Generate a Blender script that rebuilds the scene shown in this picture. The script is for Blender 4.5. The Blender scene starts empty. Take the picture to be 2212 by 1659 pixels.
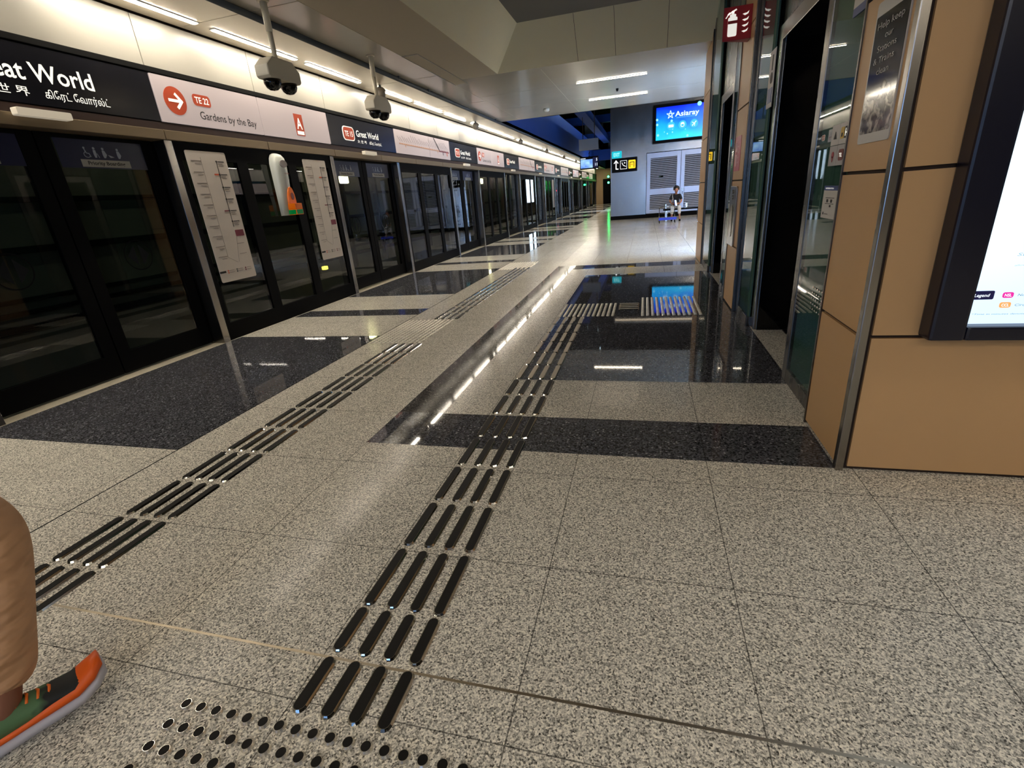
import bpy, bmesh, math, random
from mathutils import Vector, Matrix, Euler
random.seed(4)
sc = bpy.context.scene
COL = sc.collection
U = 0.84                     # metres per unit: positions from image pixels, whole scene scaled about the floor origin to give 0.6 m floor tiles (0.714 units)
def V(x, y, z): return Vector((x * U, y * U, z * U))

# ---------------------------------------------------------------- camera
cam_d = bpy.data.cameras.new('camera'); cam = bpy.data.objects.new('camera', cam_d); COL.objects.link(cam)
cam_d.sensor_width = 36.0; cam_d.lens = 1044.8 / 2212 * 36.0; cam_d.clip_start = 0.02; cam_d.clip_end = 300
RX = Vector((0.96540637, 0.24837318, -0.07938081)); DN = Vector((0.01780616, -0.36651866, -0.9302403)); FW = Vector((-0.26014129, 0.89664644, -0.35826202))
m = Matrix(((RX.x, -DN.x, -FW.x, 0), (RX.y, -DN.y, -FW.y, 0), (RX.z, -DN.z, -FW.z, 0), (0, 0, 0, 1)))
m.translation = V(0, 0, 1.45); cam.matrix_world = m
sc.camera = cam
# ---------------------------------------------------------------- world, exposure
w = bpy.data.worlds.new('world'); sc.world = w; w.use_nodes = True
w.node_tree.nodes['Background'].inputs[0].default_value = (0.55, 0.6, 0.7, 1); w.node_tree.nodes['Background'].inputs[1].default_value = 0.01
sc.view_settings.view_transform = 'Standard'; sc.view_settings.look = 'None'; sc.view_settings.gamma = 1.0
sc.view_settings.exposure = 1.18
LAMP = 34.0                  # radiance of the trackside strip lamps
LAMP_WARM = (1.0, 0.89, 0.73)

# ---------------------------------------------------------------- materials
def lin(c):
    return tuple(((v / 255) / 12.92 if v / 255 <= 0.04045 else ((v / 255 + 0.055) / 1.055) ** 2.4) for v in c)
MATS = {}
def mat(name, col=(128, 128, 128), rough=0.5, metal=0.0, spec=0.5, emit=None, es=0.0, coat=0.0, linear=False):
    if name in MATS: return MATS[name]
    m = bpy.data.materials.new(name); m.use_nodes = True
    p = m.node_tree.nodes['Principled BSDF']
    c = col if linear else lin(col)
    p.inputs['Base Color'].default_value = (*c, 1); p.inputs['Roughness'].default_value = rough
    p.inputs['Metallic'].default_value = metal; p.inputs['Specular IOR Level'].default_value = spec
    if coat: p.inputs['Coat Weight'].default_value = coat; p.inputs['Coat Roughness'].default_value = 0.06
    if emit is not None:
        p.inputs['Emission Color'].default_value = (*(emit if linear else lin(emit)), 1); p.inputs['Emission Strength'].default_value = es
    MATS[name] = m
    return m
def N(m, t, x=0, y=0, **k):
    n = m.node_tree.nodes.new(t); n.location = (x, y)
    for a, b in k.items(): setattr(n, a, b)
    return n
def L(m, a, b): m.node_tree.links.new(a, b)
def tint_noise(m, scale=6.0, amt=0.12, rough_amt=0.08, stretch=(1, 1, 1)):
    """gentle unevenness of colour and gloss"""
    p = m.node_tree.nodes['Principled BSDF']; c = tuple(p.inputs['Base Color'].default_value); r = p.inputs['Roughness'].default_value
    tc = N(m, 'ShaderNodeTexCoord'); mp = N(m, 'ShaderNodeMapping'); mp.inputs['Scale'].default_value = stretch
    nz = N(m, 'ShaderNodeTexNoise'); nz.inputs['Scale'].default_value = scale; nz.inputs['Detail'].default_value = 5
    L(m, tc.outputs['Object'], mp.inputs[0]); L(m, mp.outputs[0], nz.inputs['Vector'])
    mr = N(m, 'ShaderNodeMapRange'); mr.inputs['To Min'].default_value = 1 - amt; mr.inputs['To Max'].default_value = 1 + amt
    L(m, nz.outputs['Fac'], mr.inputs['Value'])
    mx = N(m, 'ShaderNodeMix', data_type='RGBA', blend_type='MULTIPLY'); mx.inputs['Factor'].default_value = 1
    mx.inputs['A'].default_value = c; L(m, mr.outputs[0], mx.inputs['B']); L(m, mx.outputs['Result'], p.inputs['Base Color'])
    m2 = N(m, 'ShaderNodeMapRange'); m2.inputs['To Min'].default_value = max(0.02, r - rough_amt); m2.inputs['To Max'].default_value = r + rough_amt
    L(m, nz.outputs['Fac'], m2.inputs['Value']); L(m, m2.outputs[0], p.inputs['Roughness'])
    return m
def granite(name, dark, light, s=260.0, p0=0.35, p1=0.65, rough=0.16, seams=True, flecks=None, spec=0.5):
    m = mat(name, rough=rough, spec=spec); p = m.node_tree.nodes['Principled BSDF']
    tc = N(m, 'ShaderNodeTexCoord')
    nz = N(m, 'ShaderNodeTexNoise'); nz.inputs['Scale'].default_value = s; nz.inputs['Detail'].default_value = 3; nz.inputs['Roughness'].default_value = 0.75
    L(m, tc.outputs['Object'], nz.inputs['Vector'])
    cr = N(m, 'ShaderNodeValToRGB'); cr.color_ramp.elements[0].position = p0; cr.color_ramp.elements[0].color = (*lin(dark), 1)
    cr.color_ramp.elements[1].position = p1; cr.color_ramp.elements[1].color = (*lin(light), 1)
    vc = N(m, 'ShaderNodeTexVoronoi'); vc.inputs['Scale'].default_value = s * 1.15; L(m, tc.outputs['Object'], vc.inputs['Vector'])
    vs_ = N(m, 'ShaderNodeSeparateColor'); L(m, vc.outputs['Color'], vs_.inputs[0])
    vm = N(m, 'ShaderNodeMapRange'); vm.inputs['To Min'].default_value = 0.25; vm.inputs['To Max'].default_value = 0.75; L(m, vs_.outputs[0], vm.inputs['Value'])
    va = N(m, 'ShaderNodeMix', data_type='FLOAT'); va.inputs['Factor'].default_value = 0.45; L(m, nz.outputs['Fac'], va.inputs['A']); L(m, vm.outputs[0], va.inputs['B'])
    L(m, va.outputs['Result'], cr.inputs[0])
    out = cr.outputs[0]
    if flecks:
        vo = N(m, 'ShaderNodeTexVoronoi'); vo.inputs['Scale'].default_value = 75; L(m, tc.outputs['Object'], vo.inputs['Vector'])
        sp = N(m, 'ShaderNodeSeparateColor'); L(m, vo.outputs['Color'], sp.inputs[0])
        g = N(m, 'ShaderNodeMath', operation='GREATER_THAN'); g.inputs[1].default_value = 0.9; L(m, sp.outputs[0], g.inputs[0])
        l2 = N(m, 'ShaderNodeMath', operation='LESS_THAN'); l2.inputs[1].default_value = 0.42; L(m, vo.outputs['Distance'], l2.inputs[0])
        mu = N(m, 'ShaderNodeMath', operation='MULTIPLY'); L(m, g.outputs[0], mu.inputs[0]); L(m, l2.outputs[0], mu.inputs[1])
        mx = N(m, 'ShaderNodeMix', data_type='RGBA'); L(m, mu.outputs[0], mx.inputs['Factor']); L(m, out, mx.inputs['A']); mx.inputs['B'].default_value = (*lin(flecks), 1)
        out = mx.outputs['Result']
    # each slab has its own slight tone, and soft cloudy wear
    big = N(m, 'ShaderNodeTexNoise'); big.inputs['Scale'].default_value = 1.1; big.inputs['Detail'].default_value = 4; L(m, tc.outputs['Object'], big.inputs['Vector'])
    mb = N(m, 'ShaderNodeMapRange'); mb.inputs['To Min'].default_value = 0.88; mb.inputs['To Max'].default_value = 1.12; L(m, big.outputs['Fac'], mb.inputs['Value'])
    mx2 = N(m, 'ShaderNodeMix', data_type='RGBA', blend_type='MULTIPLY'); mx2.inputs['Factor'].default_value = 1; L(m, out, mx2.inputs['A']); L(m, mb.outputs[0], mx2.inputs['B']); out = mx2.outputs['Result']
    if seams:
        sx = N(m, 'ShaderNodeSeparateXYZ'); L(m, tc.outputs['Object'], sx.inputs[0])
        def seam(sock, off, pitch, wd):
            a = N(m, 'ShaderNodeMath', operation='SUBTRACT'); a.inputs[1].default_value = off * U; L(m, sock, a.inputs[0])
            b = N(m, 'ShaderNodeMath', operation='PINGPONG'); b.inputs[1].default_value = pitch * U / 2; L(m, a.outputs[0], b.inputs[0])
            c = N(m, 'ShaderNodeMath', operation='LESS_THAN'); c.inputs[1].default_value = wd; L(m, b.outputs[0], c.inputs[0]); return c.outputs[0]
        a = seam(sx.outputs[0], -1.78, 0.71, 0.0017); b = seam(sx.outputs[1], 2.285, 0.7165, 0.0017)
        mm = N(m, 'ShaderNodeMath', operation='MAXIMUM'); L(m, a, mm.inputs[0]); L(m, b, mm.inputs[1])
        mf = N(m, 'ShaderNodeMath', operation='MULTIPLY'); mf.inputs[1].default_value = 0.72; L(m, mm.outputs[0], mf.inputs[0])
        mx3 = N(m, 'ShaderNodeMix', data_type='RGBA'); L(m, mf.outputs[0], mx3.inputs['Factor']); L(m, out, mx3.inputs['A']); mx3.inputs['B'].default_value = (0.012, 0.010, 0.008, 1); out = mx3.outputs['Result']
    L(m, out, p.inputs['Base Color'])
    rr = N(m, 'ShaderNodeMapRange'); rr.inputs['To Min'].default_value = rough * 0.6; rr.inputs['To Max'].default_value = rough * 1.4
    L(m, big.outputs['Fac'], rr.inputs['Value']); L(m, rr.outputs[0], p.inputs['Roughness'])
    return m
def glass(name, tint=(0.25, 0.3, 0.28), refl=1.0, rough=0.0):
    m = bpy.data.materials.new(name); m.use_nodes = True; nt = m.node_tree; nt.nodes.clear(); MATS[name] = m
    o = N(m, 'ShaderNodeOutputMaterial'); t = N(m, 'ShaderNodeBsdfTransparent'); t.inputs[0].default_value = (*tint, 1)
    g = N(m, 'ShaderNodeBsdfGlossy'); g.inputs['Roughness'].default_value = rough; g.inputs['Color'].default_value = (refl, refl, refl, 1)
    f = N(m, 'ShaderNodeFresnel'); f.inputs['IOR'].default_value = 1.5
    mx = N(m, 'ShaderNodeMixShader'); L(m, f.outputs[0], mx.inputs[0]); L(m, t.outputs[0], mx.inputs[1]); L(m, g.outputs[0], mx.inputs[2])
    ge = N(m, 'ShaderNodeNewGeometry'); t2 = N(m, 'ShaderNodeBsdfTransparent'); m2 = N(m, 'ShaderNodeMixShader')   # the pane's second face only lets light out
    L(m, ge.outputs['Backfacing'], m2.inputs[0]); L(m, mx.outputs[0], m2.inputs[1]); L(m, t2.outputs[0], m2.inputs[2]); L(m, m2.outputs[0], o.inputs[0])
    return m
def emis(name, col, s, linear=False):
    return mat(name, (0, 0, 0), 0.5, emit=col, es=s, linear=False) if not linear else mat(name, (0, 0, 0), 0.5, emit=col, es=s, linear=True)

GR_L = granite('granite_light', (52, 49, 45), (246, 240, 226), s=185, p0=0.35, p1=0.62, rough=0.15, spec=0.04)
GR_P = granite('granite_sill', (150, 142, 124), (206, 198, 178), s=300, p0=0.3, p1=0.6, rough=0.35, seams=False)
GR_D = granite('granite_dark', (21, 21, 24), (106, 107, 114), s=110, p0=0.38, p1=0.68, rough=0.03, flecks=(138, 138, 142), spec=0.22)
GR_M = granite('granite_grey', (34, 33, 33), (96, 92, 90), s=120, p0=0.38, p1=0.70, rough=0.06, flecks=(128, 124, 120), spec=0.04)
STEEL = tint_noise(mat('stainless_steel', (150, 145, 138), 0.24, 1.0), 9, 0.1, 0.08, (1, 1, 0.15))
STEEL_D = tint_noise(mat('stainless_dark', (96, 92, 88), 0.28, 1.0), 9, 0.1, 0.08, (1, 1, 0.15))
STEEL_W = tint_noise(mat('stainless_wall', (140, 138, 136), 0.24, 1.0), 3, 0.1, 0.06, (1, 1, 0.4))
STEEL_P = mat('polished_steel', (196, 192, 184), 0.12, 1.0)
STEEL_B = mat('brushed_strip', (178, 166, 146), 0.42, 1.0)
BLACK_TOP = mat('black_insert', (13, 11, 10), 0.55, spec=0.2)
BLACK = mat('black_frame', (4, 4, 5), 0.6, spec=0.1)
BLACK_M = mat('black_matte', (10, 10, 11), 0.8, spec=0.1)
BLACK_G = mat('black_gloss', (5, 5, 6), 0.06)
NAVY_F = mat('navy_black', (10, 12, 32), 0.3)
BEIGE = tint_noise(mat('beige_panel', (198, 158, 110), 0.42, spec=0.35), 3, 0.05, 0.05)
BEIGE_W = mat('beige_wall', (196, 164, 120), 0.6)
CREAM = tint_noise(mat('cream_panel', (158, 155, 146), 0.32), 2, 0.03, 0.05)
CEIL = tint_noise(mat('ceiling_panel', (178, 172, 158), 0.17, spec=0.55), 1.5, 0.05, 0.04)
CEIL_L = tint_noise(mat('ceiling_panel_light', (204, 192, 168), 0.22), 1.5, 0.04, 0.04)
CEIL_M = mat('ceiling_matte', (172, 162, 142), 0.7)
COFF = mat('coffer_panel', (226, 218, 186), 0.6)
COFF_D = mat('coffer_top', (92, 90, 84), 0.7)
SEAM = mat('panel_seam', (42, 26, 14), 0.8)
SIGN_D = mat('sign_dark', (16, 17, 26), 0.25)
SIGN_W = mat('sign_white', (172, 160, 160), 0.35, emit=(255, 236, 232), es=0.10)
RUST = mat('sign_rust', (168, 62, 30), 0.4, emit=(190, 70, 34), es=0.12)
TXT_W = mat('text_white', (238, 236, 226), 0.5, emit=(255, 252, 240), es=0.3)
TXT_K = mat('text_black', (26, 22, 20), 0.6)
BROWN = mat('brown_band', (46, 24, 16), 0.5)
PIPE = mat('conduit_grey', (72, 78, 84), 0.35)
POLE = mat('painted_post', (206, 198, 174), 0.4)
PLAST = mat('camera_housing', (206, 200, 182), 0.45)
TUNNEL = tint_noise(mat('tunnel_concrete', (92, 88, 74), 0.85), 2, 0.3, 0.02)
BLUE_B = tint_noise(mat('blue_beam', (4, 62, 150), 0.6), 1, 0.1, 0.05)
OLIVE = mat('grey_panel', (112, 110, 104), 0.6)
LOUV = mat('louvre_paint', (172, 180, 200), 0.4, metal=0.3)
RED = mat('fire_red', (170, 18, 30), 0.35)
PINK = mat('fire_sticker', (196, 70, 86), 0.35)
MAPP = mat('map_paper', (214, 204, 194), 0.6)
GREYL = mat('map_grey', (128, 118, 112), 0.7)
BLUE_S = mat('sticker_blue', (24, 52, 122), 0.4)
BLUE_P = mat('priority_blue', (10, 20, 56), 0.35)
LAMP_M = emis('lamp_glow', LAMP_WARM, LAMP, linear=True)
LAMP_N = emis('added_lamp_glow', (1.0, 0.9, 0.76), 78.0, linear=True)
LAMP_H = emis('added_lamp_glow_hidden', (1.0, 0.9, 0.76), 150.0, linear=True)
LAMP_X = emis('lamp_glow_cross', (1.0, 0.84, 0.62), 28.0, linear=True)
GREEN_G = glass('green_glass', (0.62, 0.8, 0.74), 1.0)
PSD_G = glass('screen_glass', (0.45, 0.52, 0.48), 1.0)

# ---------------------------------------------------------------- mesh helpers (pixel-derived units in, metres out)
class MB:
    def __init__(s): s.v = []; s.f = []; s.mi = []; s.sm = []
    def add(s, vs, fs, mi=0, sm=False, M=None):
        b = len(s.v)
        s.v += [tuple(M @ Vector(v)) if M else tuple(v) for v in vs]
        s.f += [tuple(b + i for i in f) for f in fs]; s.mi += [mi] * len(fs); s.sm += [sm] * len(fs)
        return s
    def box(s, x0, x1, y0, y1, z0, z1, mi=0, M=None):
        x0, x1 = min(x0, x1), max(x0, x1); y0, y1 = min(y0, y1), max(y0, y1); z0, z1 = min(z0, z1), max(z0, z1)
        vs = [(x0, y0, z0), (x1, y0, z0), (x1, y1, z0), (x0, y1, z0), (x0, y0, z1), (x1, y0, z1), (x1, y1, z1), (x0, y1, z1)]
        return s.add(vs, [(0, 3, 2, 1), (4, 5, 6, 7), (0, 1, 5, 4), (1, 2, 6, 5), (2, 3, 7, 6), (3, 0, 4, 7)], mi, False, M)
    def prism(s, poly, z0, z1, mi=0, M=None, sm=False):
        n = len(poly); vs = [(p[0], p[1], z0) for p in poly] + [(p[0], p[1], z1) for p in poly]
        s.add(vs, [tuple(range(n - 1, -1, -1)), tuple(range(n, 2 * n))], mi, False, M)
        b = len(s.v) - 2 * n
        for i in range(n):
            j = (i + 1) % n; s.f.append((b + i, b + j, b + n + j, b + n + i)); s.mi.append(mi); s.sm.append(sm)
        return s
    def rrect(s, x0, x1, y0, y1, z0, z1, r, mi=0, M=None, n=4):
        pts = []
        for cx, cy, a0 in ((x1 - r, y1 - r, 0), (x0 + r, y1 - r, 90), (x0 + r, y0 + r, 180), (x1 - r, y0 + r, 270)):
            for k in range(n + 1):
                a = math.radians(a0 + 90 * k / n); pts.append((cx + r * math.cos(a), cy + r * math.sin(a)))
        return s.prism(pts, z0, z1, mi, M)
    def disc(s, cx, cy, r, z0, z1, mi=0, M=None, n=24, ry=None):
        return s.prism([(cx + r * math.cos(2 * math.pi * i / n), cy + (ry or r) * math.sin(2 * math.pi * i / n)) for i in range(n)], z0, z1, mi, M, True)
    def lathe(s, prof, mi=0, M=None, n=20, sm=True):
        vs = []; fs = []
        for (r, z) in prof:
            for i in range(n): a = 2 * math.pi * i / n; vs.append((r * math.cos(a), r * math.sin(a), z))
        for k in range(len(prof) - 1):
            for i in range(n):
                j = (i + 1) % n; fs.append((k * n + i, k * n + j, (k + 1) * n + j, (k + 1) * n + i))
        fs.append(tuple(range(n - 1, -1, -1))); fs.append(tuple((len(prof) - 1) * n + i for i in range(n)))
        return s.add(vs, fs, mi, sm, M)
    def tube(s, pts, r, mi=0, n=10):
        pts = [Vector(p) for p in pts]; vs = []; fs = []
        for k, p in enumerate(pts):
            t = (pts[min(k + 1, len(pts) - 1)] - pts[max(k - 1, 0)]).normalized()
            a = t.cross(Vector((0, 0, 1)));
            if a.length < 1e-3: a = t.cross(Vector((0, 1, 0)))
            a.normalize(); b = t.cross(a)
            rr = r[k] if isinstance(r, (list, tuple)) else r
            for i in range(n): q = 2 * math.pi * i / n; vs.append(tuple(p + a * rr * math.cos(q) + b * rr * math.sin(q)))
        for k in range(len(pts) - 1):
            for i in range(n): j = (i + 1) % n; fs.append((k * n + i, k * n + j, (k + 1) * n + j, (k + 1) * n + i))
        fs.append(tuple(range(n - 1, -1, -1))); fs.append(tuple((len(pts) - 1) * n + i for i in range(n)))
        return s.add(vs, fs, mi, True)
    def bar(s, p, q, wd, z0, z1, mi=0):
        """flat bar between two points in the local xy plane"""
        p = Vector(p); q = Vector(q); d = (q - p).normalized(); nn = Vector((-d.y, d.x)) * wd / 2
        return s.prism([tuple(p - nn), tuple(q - nn), tuple(q + nn), tuple(p + nn)], z0, z1, mi)
    def text(s, body, x0, x1, y0, capH, z=0.004, mi=0, bold=0.0, italic=0.0, M=None):
        """lettering fitted from x0 to x1, baseline y0, capitals capH tall"""
        cu = bpy.data.curves.new('lettering', 'FONT'); cu.body = body; cu.size = 1.0; cu.resolution_u = 3; cu.offset = bold; cu.shear = italic; cu.fill_mode = 'FRONT'
        ob = bpy.data.objects.new('lettering', cu); COL.objects.link(ob)
        dg = bpy.context.evaluated_depsgraph_get(); me = bpy.data.meshes.new_from_object(ob.evaluated_get(dg))
        bpy.data.objects.remove(ob); bpy.data.curves.remove(cu)
        if len(me.vertices) == 0: bpy.data.meshes.remove(me); return s
        xs = [v.co.x for v in me.vertices]; a, b = min(xs), max(xs); sx = (x1 - x0) / (b - a); sy = capH / 0.70
        s.add([(x0 + (v.co.x - a) * sx, y0 + v.co.y * sy, z) for v in me.vertices], [tuple(p.vertices) for p in me.polygons], mi, False, M)
        bpy.data.meshes.remove(me); return s
    def build(s, name, mats, parent=None, bevel=0.0, seg=2, smooth=False, loc=None, rot=None, origin=(0, 0, 0)):
        me = bpy.data.meshes.new(name)
        me.from_pydata([((v[0] - origin[0]) * U, (v[1] - origin[1]) * U, (v[2] - origin[2]) * U) for v in s.v], [], s.f)
        if not isinstance(mats, (list, tuple)): mats = [mats]
        for q in mats: me.materials.append(q)
        me.polygons.foreach_set('material_index', s.mi); me.polygons.foreach_set('use_smooth', [a or smooth for a in s.sm]); me.update()
        if bevel > 0:
            bm = bmesh.new(); bm.from_mesh(me)
            ed = [e for e in bm.edges if len(e.link_faces) == 2 and e.calc_face_angle(0) > 0.6]
            bmesh.ops.bevel(bm, geom=ed, offset=bevel * U, segments=seg, affect='EDGES', profile=0.6, clamp_overlap=True)
            bm.to_mesh(me); bm.free()
        o = bpy.data.objects.new(name, me); COL.objects.link(o)
        if parent: o.parent = parent
        o.location = V(*(loc or origin)) if (loc or origin != (0, 0, 0)) else (0, 0, 0)
        if rot: o.rotation_euler = rot
        return o
# the three wall frames: local x runs to the right along the wall, local y up, local z out towards the viewer
FACE_TRACK = Matrix(((0, 0, 1), (1, 0, 0), (0, 1, 0))).to_euler()       # wall at -x, seen looking to -x
FACE_LIFT = Matrix(((0, 0, -1), (-1, 0, 0), (0, 1, 0))).to_euler()      # wall at +x, seen looking to +x
FACE_FRONT = Matrix(((1, 0, 0), (0, 0, -1), (0, 1, 0))).to_euler()      # wall seen looking to +y
def tag(o, label=None, cat=None, group=None, kind=None):
    if label: o['label'] = label
    if cat: o['category'] = cat
    if group: o['group'] = group
    if kind: o['kind'] = kind
    return o
def thing(name, loc, label, cat, group=None, rot=None):
    o = bpy.data.objects.new(name, None); COL.objects.link(o); o.empty_display_size = 0.1
    o.location = V(*loc)
    if rot: o.rotation_euler = rot
    return tag(o, label, cat, group)
def struct(name, mb, mats, parent=None, bevel=0.0, **k):
    o = mb.build(name, mats, parent, bevel, **k)
    if not parent: o['kind'] = 'structure'
    return o
ORD = ['first', 'second', 'third', 'fourth', 'fifth', 'sixth', 'seventh', 'eighth', 'ninth', 'tenth', 'eleventh', 'twelfth', 'thirteenth', 'fourteenth', 'fifteenth', 'sixteenth', 'seventeenth', 'eighteenth', 'nineteenth', 'twentieth', 'twenty-first', 'twenty-second', 'twenty-third', 'twenty-fourth', 'twenty-fifth', 'twenty-sixth', 'twenty-seventh', 'twenty-eighth', 'twenty-ninth', 'thirtieth', 'thirty-first', 'thirty-second']

# ================================================================ SETTING
YE = 58.0                                                            # far end of the platform
PER = 5.64
BAYS = [(4.87 + PER * k, 8.13 + PER * k) for k in range(-2, 9)]       # fixed glass bays; doors stand in between
def left_zone(y):
    for k in range(-2, 11):
        b = 5.46 * k
        if 2.275 + b <= y < 5.145 + b or 6.24 + b <= y < 6.63 + b: return True
    return False
def floor_mat(x, y):
    if abs(y - 1.013) < 0.005: return 4
    if -3.125 < x < -3.113 : return 5
    if x < -5.2: return 3
    if x < -3.12: return 1 if left_zone(y) else 0
    if -1.78 < x < -1.42 and 2.527 < y < 10.46: return 2 if y > 3.02 else 1
    if x < 0.985 and x > -1.42 and (2.527 < y < 3.016 or 9.93 < y < 10.46): return 1
    if -1.05 < x < 1.072 and 3.735 < y < 9.12: return 1
    return 0
xs = [-5.75, -5.2, -3.125, -3.113, -1.78, -1.42, -1.05, 0.985, 1.072, 7.2]
ys = sorted(set([-9, 1.008, 1.018, 2.527, 3.016, 3.735, 9.12, 9.93, 10.46, YE + 0.4] + [round(v + 5.46 * k, 3) for k in range(-1, 11) for v in (2.275, 5.145, 6.24, 6.63) if -9 < v + 5.46 * k < YE]))
fl = MB()
for i in range(len(xs) - 1):
    for j in range(len(ys) - 1):
        x0, x1, y0, y1 = xs[i], xs[i + 1], ys[j], ys[j + 1]
        fl.add([(x0, y0, 0), (x1, y0, 0), (x1, y1, 0), (x0, y1, 0)], [(0, 1, 2, 3)], floor_mat((x0 + x1) / 2, (y0 + y1) / 2))
fl.box(-5.75, 7.2, -9, YE + 0.4, -0.3, -0.01, 0)
struct('floor', fl, [GR_L, GR_D, GR_M, GR_P, STEEL_B, BLACK_M])

# ---- ceiling, coffer above the near platform, soffit over the platform edge
CZ = 3.6
c = MB()
def slab(x0, x1, y0, y1, z, mi, t=0.08): c.box(x0, x1, y0, y1, z, z + t, mi)
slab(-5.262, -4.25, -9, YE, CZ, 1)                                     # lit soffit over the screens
slab(-4.25, -3.65, -9, 8.1, CZ, 0); slab(-3.65, -2.69, -9, 10.06, CZ, 2); slab(-4.25, -3.65, 8.1, 15.9, CZ, 0)
slab(-3.65, 7.2, 10.06, 15.9, CZ, 0)
slab(-2.69, 7.2, -9, -2.2, CZ, 0); slab(3.3, 7.2, -2.2, 10.06, CZ, 0)
struct('ceiling', c, [CEIL, CEIL_L, CEIL_M])
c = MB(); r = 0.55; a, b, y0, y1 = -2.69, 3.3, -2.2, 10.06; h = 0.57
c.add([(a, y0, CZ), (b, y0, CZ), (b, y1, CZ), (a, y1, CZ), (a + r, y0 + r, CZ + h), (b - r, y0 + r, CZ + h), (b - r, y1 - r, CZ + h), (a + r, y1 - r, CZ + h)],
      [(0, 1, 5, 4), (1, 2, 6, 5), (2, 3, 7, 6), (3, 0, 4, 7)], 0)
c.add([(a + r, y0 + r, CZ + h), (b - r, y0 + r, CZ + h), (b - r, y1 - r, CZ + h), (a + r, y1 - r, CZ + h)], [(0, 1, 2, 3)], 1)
for px in (-1.2, -0.55, 0.3):                                         # joints in the sloping far panel
    c.add([(px, y1 - 0.002, CZ + 0.001), (px + 0.006, y1 - 0.002, CZ + 0.001), (px + 0.006, y1 - r, CZ + h - 0.004), (px, y1 - r, CZ + h - 0.004)], [(0, 1, 2, 3)], 2)
struct('ceiling_coffer', c, [COFF, COFF_D, SEAM])
c = MB()
for y in (5.6, 9.5, 12.4, 15.0): c.box(-5.2, -3.66, y - 0.004, y + 0.004, CZ - 0.002, CZ + 0.01)
for y in (11.9, 13.8): c.box(-3.6, 7, y - 0.003, y + 0.003, CZ - 0.0015, CZ + 0.01)
for x in (-3.65, -1.9): c.box(x - 0.004, x + 0.004, (-8 if x < -3 else 10.2), 15.9, CZ - 0.0015, CZ + 0.01)
struct('trim_1', c, CEIL_M)                                          # joints between ceiling panels
# ---- void above the far platform
c = MB(); c.box(-9, 9, 15.98, YE + 0.4, 8.0, 8.1); c.box(-3, 9, 15.9, 15.98, CZ, 8.0); c.box(-9.1, -9, 16, YE, CZ, 8); c.box(-9, 9, YE, YE + 0.1, CZ, 8)
struct('ceiling_void', c, BLACK_M)
c = MB(); c.box(-4.33, -4.25, 15.98, YE, CZ, 5.1); struct('wall_fascia', c, BLUE_B)
def beam(name, *b): 
    q = MB(); q.box(*b); return struct(name, q, BLUE_B)
beam('beam_1', -8.9, -1.7, 44.6, 45.2, 3.75, 4.55); beam('beam_2', -8.9, -1.7, 44.6, 45.2, 5.35, 5.8); beam('beam_3', -8.9, -1.7, 44.6, 45.2, 6.55, 7.1)
beam('beam_4', -3.4, -2.9, 26.5, 44.6, 5.0, 5.4); beam('beam_5', -7.0, -6.4, 20, 44.6, 5.6, 6.1)
c = MB(); c.box(-5.0, -3.5, 45.3, 45.4, 5.8, 6.55); c.box(-3.1, -1.75, 45.3, 45.4, 4.6, 5.3); c.box(-8.8, -5.1, 45.3, 45.4, 4.6, 5.3)
struct('wall_high_panels', c, OLIVE)

# ---- trackside: wall above the screens, header, tunnel
c = MB(); yy = -6.57
while yy < YE:
    y2 = min(yy + 1.648, YE); c.box(-5.34, -5.28, yy + 0.004, y2 - 0.004, 3.085, CZ - 0.02, 0); yy += 1.65
c.box(-5.36, -5.33, -9, YE, 3.0, CZ + 0.3, 1)
struct('wall_trackside', c, [CREAM, SEAM])
c = MB()
c.box(-5.42, -5.205, -9, YE, 3.03, 3.085, 0); c.box(-5.42, -5.23, -9, YE, 2.46, 3.03, 0)
c.box(-5.42, -5.215, -9, YE, 2.465, 2.545, 1)
struct('trim_2', c, [BLACK, BROWN], bevel=0.004)
c = MB(); yy = 4.92 - 3.3 * 3
for k in range(60):
    if yy > YE: break
    c.box(-5.44, -5.195, yy + 0.003, yy + 1.64, 2.362, 2.465); yy += 1.647
struct('trim_3', c, mat('fascia_metal', (132, 116, 92), 0.42, 0.5), bevel=0.006)
c = MB()
c.box(-9.1, -9.0, -9, YE, -1.5, 5.0); c.box(-9.1, -5.75, -9, YE, -1.6, -1.5); c.box(-9, -5.36, -9, YE, 4.2, 4.3); c.box(-5.8, -5.75, -9, YE, -1.5, -0.3)
c.box(-9.0, -5.4, YE, YE + 0.1, -1.5, 4.3); c.box(-9, -5.4, -9.1, -9, -1.5, 4.3)
for z, r in ((0.2, .05), (0.42, .03), (0.6, .03), (1.3, .05), (2.0, .04)): c.box(-9.0, -8.9, -9, YE, z - r, z + r, 1)
for k in range(34): c.box(-9.0, -8.86, -8 + 2 * k, -7.88 + 2 * k, -0.2, 2.6, 1)
struct('wall_tunnel', c, [TUNNEL, BLACK_M])
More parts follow.
